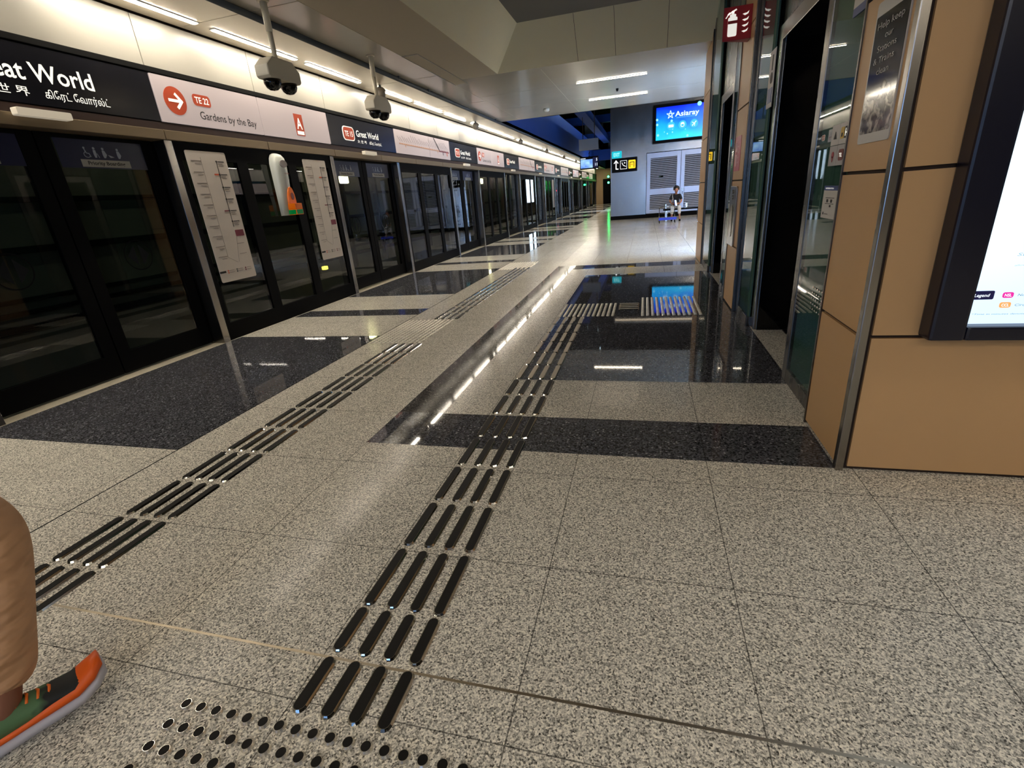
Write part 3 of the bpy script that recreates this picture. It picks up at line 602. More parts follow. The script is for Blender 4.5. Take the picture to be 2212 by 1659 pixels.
for i, (x, y) in enumerate(((-2.4, -2.6), (-2.4, -4.6), (-0.3, -2.6), (-0.3, -4.6), (1.9, -2.6), (1.9, -4.6), (3.9, 1.2), (3.9, 6.0))):  # fill lamps added out of view to brighten the near platform
    strip_lamp(x, y, 1.45, 'added crosswise strip lamp behind or beside the camera, out of the picture', 'x', LAMP_N, group='added crosswise lamps out of the picture')
for x, y in ((1.9, 11.86), (1.9, 14.14), (3.7, 11.86), (3.7, 14.14), (5.3, 11.86), (5.3, 14.14)):  # unseen lamps added to brighten the middle and far floor
    strip_lamp(x, y, 1.45, 'added crosswise strip lamp hidden from view behind the lift core', 'x', LAMP_H, group='added crosswise lamps behind the lift core')
for x, y in ((3.0, 18.0), (3.0, 21.0), (5.2, 18.0), (5.2, 21.0)):  # unseen pendants added to light the floor before the steel wall
    t = thing('added_pendant_lamp', (x, y, 4.6), 'added pendant strip lamp hidden from view behind the lift core', 'ceiling lamp', 'added pendant lamps behind the lift core')
    q = MB(); q.box(0, 1.5, -0.03, 0.03, -0.03, 0, 1); q.box(-0.01, 1.51, -0.04, 0.04, 0, 0.05, 0); q.build('lamp_body', [WHITE_P, LAMP_N], t)
    q = MB(); q.tube([(0.2, 0, 0.05), (0.2, 0, 3.4)], 0.01); q.tube([(1.3, 0, 0.05), (1.3, 0, 3.4)], 0.01); q.build('hanger', STEEL_D, t)
t = thing('wall_washer', (-1.5, 25.62, 5.12), 'strip lamp washing down the top of the far steel wall', 'ceiling lamp')
q = MB(); q.box(0, 5.5, -0.05, 0.05, 0, 0.06, 0); q.box(0.02, 5.48, 0.05, 0.06, 0.005, 0.055, 1); q.build('lamp_body', [WHITE_P, emis('washer_glow', (1.0, 0.84, 0.62), 6.0, linear=True)], t)
q = MB(); q.tube([(0.5, 0, 0.06), (0.5, 0.26, 0.06)], 0.02); q.tube([(5.0, 0, 0.06), (5.0, 0.26, 0.06)], 0.02); q.build('bracket', STEEL_D, t)
# conduit under the soffit
q = MB(); q.tube([(-4.27, -8.9, 3.562), (-4.27, YE, 3.562)], 0.036, n=14)
for y in (9.1, 10.4, 15.2, 20.9, 26.5): q.box(-4.32, -4.22, y, y + 0.05, 3.55, 3.6)
tag(q.build('ceiling_conduit', PIPE), 'dark grey pipe running under the ceiling beside the strip lamps', 'pipe')
# twin dome cameras
def twin_camera(x, y, label):
    t = thing('twin_dome_camera', (x, y, CZ), label, 'surveillance camera', 'twin dome cameras on ceiling posts')
    q = MB(); q.disc(0, 0, 0.06, -0.012, 0, n=20); q.tube([(0, 0, -0.005), (0, 0, -0.28)], 0.036, n=14); q.tube([(0, 0, -0.28), (0, 0, -0.56)], 0.028, n=14); q.build('post', POLE, t)
    q = MB(); pts = [(-0.27, -0.73), (-0.27, -0.63), (-0.16, -0.54), (0.16, -0.54), (0.27, -0.63), (0.27, -0.73), (0.24, -0.75), (-0.24, -0.75)]
    vs = [(-0.085, a_, b_) for a_, b_ in pts] + [(0.085, a_, b_) for a_, b_ in pts]; n = len(pts)
    q.add(vs, [tuple(range(n)), tuple(range(2 * n - 1, n - 1, -1))] + [(i, i + n, (i + 1) % n + n, (i + 1) % n) for i in range(n)])
    q.build('housing', PLAST, t, 0.014)
    for s in (-1, 1):
        q = MB(); M = Matrix.Translation((0, s * 0.135, -0.75)); q.lathe([(0.092, 0.0), (0.088, -0.04), (0.07, -0.075), (0.04, -0.098), (0.0, -0.104)], 0, M, 20)
        q.build('camera_dome', BLACK_G, t)
twin_camera(-3.95, 5.42, 'twin dome camera hanging on a ceiling post, the larger and nearer one')
twin_camera(-4.02, 7.77, 'twin dome camera hanging on a ceiling post, the smaller one behind')
for k in range(6):
    t = thing('ceiling_speaker', (-4.82, 9.5 + PER * k, CZ), 'small grey drum speaker under the soffit, %s counted from the near camera post' % ORD[k], 'speaker', 'small drum speakers between the strip lamps')
    q = MB(); q.tube([(0, 0, 0), (0, 0, -0.06)], 0.02); q.build('bracket', PIPE, t)
    q = MB(); M = Matrix.Translation((0, 0, -0.11)) @ Euler((0.5, 0.4, 0)).to_matrix().to_4x4(); q.lathe([(0.07, -0.08), (0.085, -0.07), (0.09, 0.03), (0.06, 0.06)], 0, M, 16); q.build('drum', mat('speaker_grey', (120, 112, 100), 0.5), t)
# slot panel, detector, little camera on the ceiling
t = thing('ceiling_access_panel', (-3.64, 8.08, CZ), 'long narrow panel with light edge let into the ceiling', 'ceiling panel')
q = MB(); q.box(0, 0.24, 0, 2.3, -0.004, 0.0); q.build('slot', CEIL_M, t)
q = MB(); q.box(-0.008, 0.248, -0.012, 0.0, -0.012, 0); q.box(0.24, 0.252, 0, 2.3, -0.012, 0); q.box(-0.012, 0.0, 0, 2.3, -0.012, 0); q.build('edge', CREAM, t)
q = MB(); q.lathe([(0.0, -0.07), (0.05, -0.07), (0.075, -0.045), (0.08, 0.0)], n=20); tag(q.build('smoke_detector', PLAST, origin=(0, 0, 0), loc=(-2.62, 14.6, CZ)), 'round pale smoke detector on the ceiling near the blue void', 'smoke detector')
q = MB(); q.lathe([(0.0, -0.06), (0.02, -0.055), (0.03, -0.02), (0.03, 0.0)], n=14); tag(q.build('ceiling_sensor', BLACK, loc=(-0.68, 13.1, CZ)), 'tiny black sensor on the ceiling between the crosswise lamps', 'sensor')
# things hanging in the void
t = thing('hanging_panel', (-3.41, 28.0, 3.45), 'blank grey box panel hanging in the blue void above the train display', 'hanging panel')
q = MB(); q.box(0, 1.0, 0, 0.3, 0, 0.52); q.build('box', mat('hanging_grey', (150, 150, 150), .5), t, 0.01)
q = MB(); q.tube([(0.2, 0.15, 0.52), (0.2, 0.15, 4.5)], 0.02); q.tube([(0.8, 0.15, 0.52), (0.8, 0.15, 4.5)], 0.02); q.build('hanger', STEEL_D, t)
t = thing('train_display', (-3.36, 27.8, 2.52), 'hanging train time display with blue picture and white numerals', 'display screen')
q = MB(); q.box(0, 0.96, 0, 0.12, 0, 0.6); q.build('casing', BLACK, t, 0.01)
q = MB(); q.tube([(0.48, 0.06, 0.6), (0.48, 0.06, 0.75), (0.48, 0.28, 0.8), (0.48, 0.28, 0.928)], 0.025); q.build('hanger', STEEL_P, t)
def screen_mat(name, c0, c1, s, scale=2.0, axis='y'):
    m = mat(name, (0, 0, 0), 0.2); p = m.node_tree.nodes['Principled BSDF']
    tc = N(m, 'ShaderNodeTexCoord'); nz = N(m, 'ShaderNodeTexNoise'); nz.inputs['Scale'].default_value = scale; L(m, tc.outputs['Object'], nz.inputs['Vector'])
    cr = N(m, 'ShaderNodeValToRGB'); cr.color_ramp.elements[0].position = 0.3; cr.color_ramp.elements[1].position = 0.7
    cr.color_ramp.elements[0].color = (*lin(c0), 1); cr.color_ramp.elements[1].color = (*lin(c1), 1); L(m, nz.outputs['Fac'], cr.inputs[0])
    L(m, cr.outputs[0], p.inputs['Emission Color']); p.inputs['Emission Strength'].default_value = s
    return m
EW = emis('screen_white', (235, 245, 255), 0.6)
q = MB(); q.box(0.04, 0.66, 0.06, 0.47, 0.0, 0.004, 0); q.box(0.67, 0.92, 0.06, 0.54, 0, 0.004, 1); q.box(0.04, 0.3, 0.5, 0.53, 0, 0.004, 2)
q.text('5', 0.84, 0.9, 0.37, 0.13, 0.006, 2, 0.02); q.text('11', 0.79, 0.9, 0.14, 0.13, 0.006, 2, 0.02)
q.build('screen', [screen_mat('train_picture', (30, 90, 200), (170, 220, 250), 0.6, 3), emis('screen_navy', (16, 16, 60), 0.4), EW], t, rot=FACE_FRONT).location = V(0, -0.002, 0)

# ================================================================ RIGHT: KIOSK, POSTER, STICKERS
t = thing('information_screen', (1.205, 2.52, 0.72), 'large upright information screen glowing white-blue in a thick dark frame', 'display screen', rot=FACE_FRONT)
q = MB(); fw = 0.13; W, H = 1.5, 2.5
q.box(0, fw, 0, H, 0, 0.1); q.box(W - fw, W, 0, H, 0, 0.1); q.box(fw, W - fw, 0, 0.062, 0, 0.1); q.box(fw, W - fw, H - fw, H, 0, 0.1); q.build('frame', NAVY_F, t, 0.012)
SW = mat('kiosk_glow', (0, 0, 0), 0.15); p = SW.node_tree.nodes['Principled BSDF']
tc = N(SW, 'ShaderNodeTexCoord'); nz = N(SW, 'ShaderNodeTexNoise'); nz.inputs['Scale'].default_value = 1.6; nz.inputs['Detail'].default_value = 1; L(SW, tc.outputs['Object'], nz.inputs['Vector'])
cr = N(SW, 'ShaderNodeValToRGB'); cr.color_ramp.elements[0].position = 0.35; cr.color_ramp.elements[0].color = (*lin((196, 222, 255)), 1); cr.color_ramp.elements[1].position = 0.62; cr.color_ramp.elements[1].color = (*lin((222, 244, 255)), 1)
L(SW, nz.outputs['Fac'], cr.inputs[0]); L(SW, cr.outputs[0], p.inputs['Emission Color']); p.inputs['Emission Strength'].default_value = 0.68
q = MB(); q.box(fw - 0.01, W - fw + 0.01, 0.05, H - fw + 0.01, 0.02, 0.045); q.build('screen', SW, t)
KN = emis('kiosk_navy', (14, 14, 60), 0.5); KM = emis('kiosk_magenta', (214, 40, 150), 0.6); KO = emis('kiosk_orange', (240, 160, 90), 0.6); KG = emis('kiosk_grey', (90, 130, 160), 0.5); KF = emis('kiosk_faint', (150, 185, 205), 0.55)
q = MB(); z = 0.046
q.rrect(0.125, 0.222, 0.168, 0.205, z, z + 0.001, 0.006, 0); q.text('Legend', 0.152, 0.207, 0.18, 0.013, z + 0.0022, 1, 0.012, 0.2); q.build('legend_tag', [KN, EW, KM, KO, KG, KF], t); q = MB()
q.rrect(0.251, 0.289, 0.173, 0.197, z, z + 0.001, 0.008, 2); q.text('NSL', 0.258, 0.282, 0.179, 0.012, z + 0.0022, 1, 0.02); q.build('line_badge', [KN, EW, KM, KO, KG, KF], t); q = MB()
q.rrect(0.249, 0.289, 0.131, 0.155, z, z + 0.001, 0.008, 3); q.text('CCL', 0.256, 0.282, 0.137, 0.012, z + 0.0022, 1, 0.02); q.build('line_badge', [KN, EW, KM, KO, KG, KF], t); q = MB()
q.text('North South Line', 0.302, 0.44, 0.18, 0.010, z + 0.002, 4, 0.003, 0.2); q.text('Circle Line', 0.302, 0.39, 0.138, 0.010, z + 0.002, 4, 0.003, 0.2); q.build('line_name', [KN, EW, KM, KO, KG, KF], t); q = MB()
q.text('*Time in minutes denotes estimated travel time', 0.16, 0.52, 0.102, 0.006, z + 0.002, 4, 0.002, 0.2); q.build('footnote', [KN, EW, KM, KO, KG, KF], t); q = MB()
q.text('Upp', 0.262, 0.32, 0.60, 0.012, z + 0.002, 5, 0.0, 0.2); q.text('Stevens', 0.262, 0.37, 0.345, 0.013, z + 0.002, 5, 0.0, 0.2); q.text('allow interchange', 0.262, 0.40, 0.305, 0.006, z + 0.002, 5, 0.0, 0.2)
q.disc(0.34, 0.50, 0.06, z, z + 0.001, 1, n=30)
q.build('screen_content', [KN, EW, KM, KO, KG, KF], t)
# poster on the near pier (faces the platform)
t = thing('station_poster', (0.985, 2.933, 1.555), 'dark Help keep our Stations and Trains clean poster on the beige pier', 'poster', rot=FACE_LIFT)
q = MB(); q.rrect(0, 0.333, 0, 0.56, 0, 0.005, 0.015); q.build('sheet', mat('poster_paper', (188, 184, 178), 0.3), t)
PM = mat('poster_print', (14, 14, 22), 0.08); p = PM.node_tree.nodes['Principled BSDF']
tc = N(PM, 'ShaderNodeTexCoord'); nz = N(PM, 'ShaderNodeTexNoise'); nz.inputs['Scale'].default_value = 22; nz.inputs['Detail'].default_value = 8; nz.inputs['Distortion'].default_value = 0.6; L(PM, tc.outputs['Object'], nz.inputs['Vector'])
sx = N(PM, 'ShaderNodeSeparateXYZ'); L(PM, tc.outputs['Object'], sx.inputs[0])
n2 = N(PM, 'ShaderNodeTexNoise'); n2.inputs['Scale'].default_value = 7; L(PM, tc.outputs['Object'], n2.inputs['Vector'])
ad = N(PM, 'ShaderNodeMath', operation='MULTIPLY_ADD'); ad.inputs[1].default_value = 0.25; L(PM, n2.outputs['Fac'], ad.inputs[0]); L(PM, sx.outputs[1], ad.inputs[2])
hh = N(PM, 'ShaderNodeMapRange'); hh.inputs['From Min'].default_value = 0.30; hh.inputs['From Max'].default_value = 0.27; L(PM, ad.outputs[0], hh.inputs['Value'])
cr = N(PM, 'ShaderNodeValToRGB'); cr.color_ramp.elements[0].position = 0.42; cr.color_ramp.elements[0].color = (*lin((34, 30, 44)), 1); cr.color_ramp.elements[1].position = 0.62; cr.color_ramp.elements[1].color = (*lin((196, 188, 176)), 1); L(PM, nz.outputs['Fac'], cr.inputs[0])
mx = N(PM, 'ShaderNodeMix', data_type='RGBA'); L(PM, hh.outputs[0], mx.inputs['Factor']); mx.inputs['A'].default_value = (*lin((16, 16, 26)), 1); L(PM, cr.outputs[0], mx.inputs['B']); L(PM, mx.outputs['Result'], p.inputs['Base Color'])
q = MB(); q.rrect(0.012, 0.325, 0.04, 0.505, 0.005, 0.006, 0.008); q.build('print', PM, t)
q = MB()
for i, (s, a_, b_) in enumerate((('Help keep', 0.04, 0.29), ('our', 0.13, 0.21), ('Stations', 0.07, 0.255), ('& Trains', 0.05, 0.25), ('clean', 0.10, 0.22))): q.text(s, a_, b_, 0.452 - 0.045 * i, 0.025, 0.0072, 0, 0.0)
q.build('lettering', mat('poster_lettering', (176, 172, 170), 0.5), t)
# notices on the near lift's side glass
def sticker(name, y_hi, z0, w_, h_, label, cat, x=1.105):
    k = 1.037 / 1.08 if x > 1.1 else 1.0
    o = thing(name, (1.037 if x > 1.1 else x, y_hi * k, 1.45 + (z0 - 1.45) * k), label, cat, rot=FACE_LIFT); o.scale = (k, k, 1); return o
PAPER = mat('notice_paper', (196, 192, 186), 0.45); PAPER_G = mat('notice_grey', (164, 160, 160), 0.45); YEL = mat('sign_yellow', (206, 168, 36), 0.45)
t = sticker('facility_notice', 3.64, 1.475, 0, 0, 'four-square facility notice with yellow and black icons on green glass', 'notice')
q = MB(); q.box(0, 0.13, 0.112, 0.222, 0, 0.004, 0); q.box(0.133, 0.29, 0.112, 0.222, 0, 0.004, 0); q.box(0, 0.13, 0, 0.109, 0, 0.004, 1); q.box(0.133, 0.29, 0, 0.109, 0, 0.004, 1); q.build('sheet', [PAPER, PAPER_G], t)
q = MB(); q.prism([(0.045, 0.145), (0.09, 0.145), (0.0675, 0.185)], 0.004, 0.006, 2); q.rrect(0.155, 0.205, 0.14, 0.2, 0.004, 0.006, 0.008, 0); q.box(0.17, 0.19, 0.15, 0.17, 0.006, 0.007, 2); q.rrect(0.215, 0.272, 0.14, 0.2, 0.004, 0.006, 0.008, 2); q.bar((0.232, 0.15), (0.232, 0.19), 0.006, 0.006, 0.007, 4); q.bar((0.232, 0.168), (0.256, 0.168), 0.006, 0.006, 0.007, 4)
q.disc(0.065, 0.06, 0.018, 0.004, 0.006, 1, n=16); q.prism([(0.05, 0.052), (0.065, 0.02), (0.08, 0.052)], 0.004, 0.006, 1); q.rrect(0.165, 0.24, 0.025, 0.085, 0.004, 0.006, 0.015, 3); q.text('TEL', 0.18, 0.226, 0.045, 0.02, 0.007, 4, 0.02)
q.build('icons', [YEL, RED, TXT_K, mat('tel_brown', (110, 34, 26), 0.5), TXT_W], t)
t = sticker('lift_notice', 3.64, 1.178, 0, 0, 'small white notice with blue heading low on the green glass', 'notice')
q = MB(); q.box(0, 0.25, 0, 0.16, 0, 0.004, 0); q.box(0, 0.25, 0.16, 0.187, 0, 0.004, 1); q.build('sheet', [PAPER, BLUE_S], t)
q = MB(); q.text('INFORMATION', 0.03, 0.17, 0.168, 0.008, 0.005, 1); q.bar((0.05, 0.085), (0.2, 0.085), 0.003, 0.004, 0.005, 0); q.bar((0.05, 0.118), (0.2, 0.118), 0.003, 0.004, 0.005, 0)
for i in range(2): q.box(0.07 + i * 0.07, 0.1 + i * 0.07, 0.092, 0.11, 0.004, 0.005, 0)
q.box(0.13, 0.155, 0.066, 0.078, 0.004, 0.005, 0); q.box(0.03, 0.045, 0.02, 0.035, 0.004, 0.005, 0); q.bar((0.06, 0.025), (0.12, 0.025), 0.003, 0.004, 0.005, 0)
q.build('print', [TXT_K, TXT_W], t)
t = sticker('destination_notice', 3.575, 2.215, 0, 0, 'white notice with blue lower edge high on the green glass', 'notice')
q = MB(); q.box(0, 0.29, 0.04, 0.26, 0, 0.004, 0); q.box(0, 0.29, 0, 0.04, 0, 0.004, 1); q.build('sheet', [PAPER, BLUE_S], t)
q = MB(); q.text('Priority', 0.04, 0.26, 0.09, 0.05, 0.005, 0, 0.01); q.text('Queue', 0.04, 0.22, 0.17, 0.05, 0.005, 0, 0.01); q.build('lettering', TXT_K, t)
q = MB()
for i in range(5):
    for j in range(5): q.disc(0.02 + i * 0.042, 0.02 + j * 0.033, 0.006, 0, 0.006, 0, n=8)
tag(q.build('dotted_decal', STEEL_P, loc=(1.037, 3.46, 0.62), rot=FACE_LIFT), 'patch of small silver dots low on the green glass', 'decal')
t = sticker('wheelchair_sticker', 4.015, 1.575, 0, 0, 'blue wheelchair sticker on the near steel lift jamb', 'sticker', x=1.079)
q = MB(); q.box(0, 0.1, 0, 0.112, 0, 0.003); q.build('sheet', BLUE_S, t)
q = MB(); q.disc(0.04, 0.096, 0.008, 0.003, 0.005, n=10); q.bar((0.04, 0.088), (0.045, 0.055), 0.007, 0.003, 0.005); q.bar((0.045, 0.058), (0.07, 0.055), 0.006, 0.003, 0.005); q.bar((0.07, 0.056), (0.08, 0.03), 0.006, 0.003, 0.005)
for i in range(11):
    a0 = math.radians(110 + i * 20); a1 = math.radians(130 + i * 20); q.bar((0.052 + 0.026 * math.cos(a0), 0.042 + 0.026 * math.sin(a0)), (0.052 + 0.026 * math.cos(a1), 0.042 + 0.026 * math.sin(a1)), 0.005, 0.003, 0.005)
q.build('wheelchair_symbol', TXT_W, t)
t = sticker('lift_lettering', 4.02, 1.88, 0, 0, 'black LIFT lettering on the near steel lift jamb', 'lettering', x=1.079)
q = MB(); q.text('LIFT', 0.02, 0.09, 0.075, 0.03, 0.002, 0, 0.006); q.text('电梯', 0.02, 0.09, 0.02, 0.03, 0.002, 0); q.build('letters', TXT_K, t)
t = sticker('lift_level_notice', 5.63, 2.03, 0, 0, 'pale notice with black arrow and blue square beyond the near lift opening', 'notice')
q = MB(); q.box(0, 0.22, 0, 0.46, 0, 0.004); q.build('sheet', PAPER_G, t)
q = MB(); q.box(0.03, 0.19, 0.04, 0.16, 0.004, 0.006, 1); q.disc(0.12, 0.24, 0.045, 0.004, 0.006, 0); q.bar((0.12, 0.3), (0.12, 0.42), 0.03, 0.004, 0.006, 0); q.build('icons', [TXT_K, BLUE_S], t)
# fire signs
t = thing('fire_extinguisher_sign', (0.73, 6.3, 2.77), 'red projecting fire extinguisher sign high on the beige pier', 'fire sign')
def ext_icon(q, ox, oy, s, z):
    q.rrect(ox, ox + 0.075 * s, oy, oy + 0.145 * s, z, z + 0.002, 0.012 * s, 0); q.rrect(ox + 0.012 * s, ox + 0.063 * s, oy + 0.145 * s, oy + 0.165 * s, z, z + 0.002, 0.008 * s, 0)
    q.bar((ox + 0.037 * s, oy + 0.165 * s), (ox + 0.037 * s, oy + 0.19 * s), 0.02 * s, z, z + 0.002, 0); q.bar((ox - 0.005 * s, oy + 0.165 * s), (ox + 0.065 * s, oy + 0.198 * s), 0.012 * s, z, z + 0.002, 0); q.bar((ox + 0.01 * s, oy + 0.18 * s), (ox - 0.02 * s, oy + 0.14 * s), 0.008 * s, z, z + 0.002, 0)
    q.box(ox, ox + 0.075 * s, oy + 0.095 * s, oy + 0.118 * s, z + 0.002, z + 0.003, 1)
    for k in range(4): q.prism([(ox + 0.115 * s, oy + (0.03 + 0.042 * k) * s), (ox + 0.135 * s, oy + (0.018 + 0.042 * k) * s), (ox + 0.16 * s, oy + (0.028 + 0.042 * k) * s), (ox + 0.168 * s, oy + (0.05 + 0.042 * k) * s), (ox + 0.15 * s, oy + (0.036 + 0.042 * k) * s), (ox + 0.13 * s, oy + (0.034 + 0.042 * k) * s)], z, z + 0.002, 0)
q = MB(); q.prism([(0, 0), (0.27, 0), (0.27, 0.17)], 0, 0.29); q.build('sign_body', RED, t, 0.003)
q = MB(); ext_icon(q, 0.045, 0.035, 1.15, 0.001); q.build('symbol', [TXT_W, RED], t, rot=FACE_FRONT).location = V(0, -0.001, 0)
t = thing('fire_equipment_sticker', (1.0, 6.70, 1.53), 'upright pinkish red fire equipment sticker on the beige pier', 'fire sign', rot=FACE_LIFT)
q = MB(); q.rrect(0, 0.36, 0, 0.36, 0, 0.004, 0.02); q.build('sheet', PINK, t)
q = MB(); ext_icon(q, 0.06, 0.05, 1.3, 0.004); q.build('symbol', [mat('pale_pink', (226, 180, 184), .5), PINK], t)
t = thing('lift_call_panel', (1.0, 6.71, 0.71), 'tall steel call panel with a black slot on the beige pier', 'call panel', rot=FACE_LIFT)
q = MB(); q.rrect(0, 0.42, 0, 0.66, 0, 0.02, 0.02); q.build('faceplate', STEEL, t, 0.004)
q = MB(); q.rrect(0.14, 0.28, 0.1, 0.46, 0.02, 0.024, 0.06); q.build('slot', BLACK_G, t)
for z in (0.54, 0.60): q = MB(); q.disc(0.21, z, 0.022, 0.02, 0.03, n=16); q.build('button', STEEL_P, t)
t = thing('lift_button_plate', (1.079, 4.0, 0.98), 'small steel button plate on the near lift jamb', 'button plate', rot=FACE_LIFT)
q = MB(); q.rrect(0, 0.08, 0, 0.2, 0, 0.006, 0.01); q.build('plate', STEEL_D, t)
q = MB(); q.disc(0.04, 0.15, 0.018, 0.006, 0.014, n=14); q.build('button', STEEL_P, t); q = MB(); q.disc(0.04, 0.06, 0.01, 0.006, 0.01, n=12); q.build('key_switch', STEEL_P, t)

# ================================================================ FAR WALL
t = thing('advertising_screen', (0.265, 25.88, 3.24), 'large bright blue Asiaray advertising screen high on the steel wall', 'display screen', rot=FACE_FRONT)
q = MB(); W, H = 3.1, 1.56; q.box(0, W, 0, H, 0, 0.22); q.build('casing', BLACK, t, 0.01)
AS = mat('ad_blue', (0, 0, 0), 0.3); p = AS.node_tree.nodes['Principled BSDF']
tc = N(AS, 'ShaderNodeTexCoord'); sx = N(AS, 'ShaderNodeSeparateXYZ'); L(AS, tc.outputs['Object'], sx.inputs[0])
mr = N(AS, 'ShaderNodeMapRange'); mr.inputs['From Min'].default_value = 0.1; mr.inputs['From Max'].default_value = 1.25; L(AS, sx.outputs[1], mr.inputs['Value'])
nz = N(AS, 'ShaderNodeTexNoise'); nz.inputs['Scale'].default_value = 1.4; L(AS, tc.outputs['Object'], nz.inputs['Vector'])
ma = N(AS, 'ShaderNodeMath', operation='MULTIPLY_ADD'); ma.inputs[1].default_value = -0.7; L(AS, nz.outputs['Fac'], ma.inputs[0])
ma2 = N(AS, 'ShaderNodeMath', operation='ADD'); ma2.inputs[1].default_value = 0.35; L(AS, mr.outputs[0], ma2.inputs[0]); L(AS, ma2.outputs[0], ma.inputs[2])
cr = N(AS, 'ShaderNodeValToRGB'); cr.color_ramp.elements[0].position = 0.05; cr.color_ramp.elements[0].color = (*lin((20, 190, 255)), 1); cr.color_ramp.elements[1].position = 0.95; cr.color_ramp.elements[1].color = (*lin((0, 30, 225)), 1)
e_ = cr.color_ramp.elements.new(0.5); e_.color = (*lin((0, 110, 250)), 1); L(AS, ma.outputs[0], cr.inputs[0]); L(AS, cr.outputs[0], p.inputs['Emission Color']); p.inputs['Emission Strength'].default_value = 0.75
q = MB(); q.box(0.13, W - 0.13, 0.12, H - 0.12, 0.22, 0.225); q.build('screen', AS, t)
AW = emis('ad_white', (205, 240, 255), 0.7); AC = emis('ad_cyan', (50, 170, 255), 0.7); AL = emis('ad_light', (130, 215, 255), 0.8)
q = MB(); q.text('Asiaray', 0.94, 1.95, 1.02, 0.2, 0.2275, 0, 0.02); q.build('brand_lettering', [AW, AC, AL], t); q = MB()
st = [(0.74 + 0.17 * math.cos(math.radians(90 + 144 * i)), 1.11 + 0.17 * math.sin(math.radians(90 + 144 * i))) for i in range(5)]
for i in range(5): q.bar(st[i], st[(i + 1) % 5], 0.022, 0.226, 0.228, 0)
q.build('star_logo', [AW, AC, AL], t); q = MB(); q.text('experience innovation', 1.0, 1.78, 0.955, 0.03, 0.2275, 2); q.build('tagline', [AW, AC, AL], t); q = MB()
for i, x in enumerate((0.78, 1.27, 1.76)):
    q.disc(x, 0.66, 0.17, 0.225, 0.226, 1, n=28)
q.rrect(0.67, 0.89, 0.6, 0.71, 0.2265, 0.228, 0.03, 0); q.rrect(1.19, 1.35, 0.57, 0.76, 0.2265, 0.228, 0.06, 0); q.box(1.22, 1.32, 0.6, 0.68, 0.2285, 0.229, 1)
q.bar((1.68, 0.58), (1.85, 0.75), 0.035, 0.2265, 0.228, 0); q.bar((1.67, 0.72), (1.76, 0.67), 0.03, 0.2265, 0.228, 0); q.bar((1.78, 0.56), (1.79, 0.68), 0.03, 0.2265, 0.228, 0); q.bar((1.69, 0.55), (1.72, 0.62), 0.02, 0.2265, 0.228, 0)
q.build('icon_row', [AW, AC, AL], t); q = MB()
for x, y, r_ in ((0.17, 0.96, .05), (0.18, 0.76, .05), (0.22, 0.33, .05), (1.95, 1.42, .09), (0.8, 0.86, .05), (0.63, 0.36, .03), (0.85, 0.4, .03), (1.5, 0.2, .05), (0.85, 0.52, .025), (1.4, 0.47, .02), (0.5, 0.44, .02)): q.disc(x, y, r_, 0.225, 0.226, 2, n=18)
q.build('light_spots', [AW, AC, AL], t)
t = thing('exit_sign', (-1.6, 25.9, 2.8), 'small glowing teal EXIT sign on the steel wall', 'exit sign', rot=FACE_FRONT)
q = MB(); q.rrect(0, 0.46, 0, 0.3, 0, 0.08, 0.03); q.build('light_box', emis('exit_teal', (0, 186, 205), 0.5), t)
q = MB(); q.text('EXIT', 0.09, 0.37, 0.07, 0.16, 0.082, 0, 0.012); q.build('lettering', emis('exit_text', (170, 255, 255), 0.6), t)
t = thing('wayfinding_sign', (-1.6, 25.9, 2.17), 'black sign with white arrow and yellow lift icon below the EXIT sign', 'direction sign', rot=FACE_FRONT)
q = MB(); q.box(0, 1.18, 0, 0.62, 0, 0.06); q.build('board', BLACK, t, 0.004)
AW2 = mat('sign_lit_white', (235, 235, 235), .5, emit=(255, 255, 255), es=0.35); AY2 = mat('sign_lit_yellow', (236, 190, 20), .5, emit=(255, 205, 20), es=0.45)
q = MB(); q.bar((0.2, 0.52), (0.2, 0.14), 0.045, 0.06, 0.064, 0); q.bar((0.2, 0.16), (0.31, 0.15), 0.045, 0.06, 0.064, 0); q.bar((0.1, 0.4), (0.21, 0.53), 0.04, 0.06, 0.064, 0); q.bar((0.3, 0.4), (0.19, 0.53), 0.04, 0.06, 0.064, 0); q.build('arrow', AW2, t)
q = MB()
for a_, b_ in (((0.4, 0.14), (0.7, 0.14)), ((0.4, 0.5), (0.7, 0.5)), ((0.4, 0.14), (0.4, 0.5)), ((0.7, 0.14), (0.7, 0.5))): q.bar(a_, b_, 0.018, 0.06, 0.064, 0)
q.bar((0.47, 0.42), (0.53, 0.3), 0.03, 0.06, 0.064, 0); q.bar((0.53, 0.3), (0.66, 0.24), 0.03, 0.06, 0.064, 0); q.disc(0.6, 0.4, 0.03, 0.06, 0.064, 0, n=10); q.build('escalator_icon', AW2, t)
q = MB(); q.rrect(0.78, 1.1, 0.13, 0.5, 0.06, 0.064, 0.03, 0); q.box(0.83, 1.05, 0.18, 0.42, 0.064, 0.066, 1); q.box(0.86, 1.02, 0.18, 0.39, 0.066, 0.068, 0); q.text('TEL', 0.88, 1.0, 0.27, 0.06, 0.069, 1, .01); q.build('lift_icon', [AY2, BLACK], t)
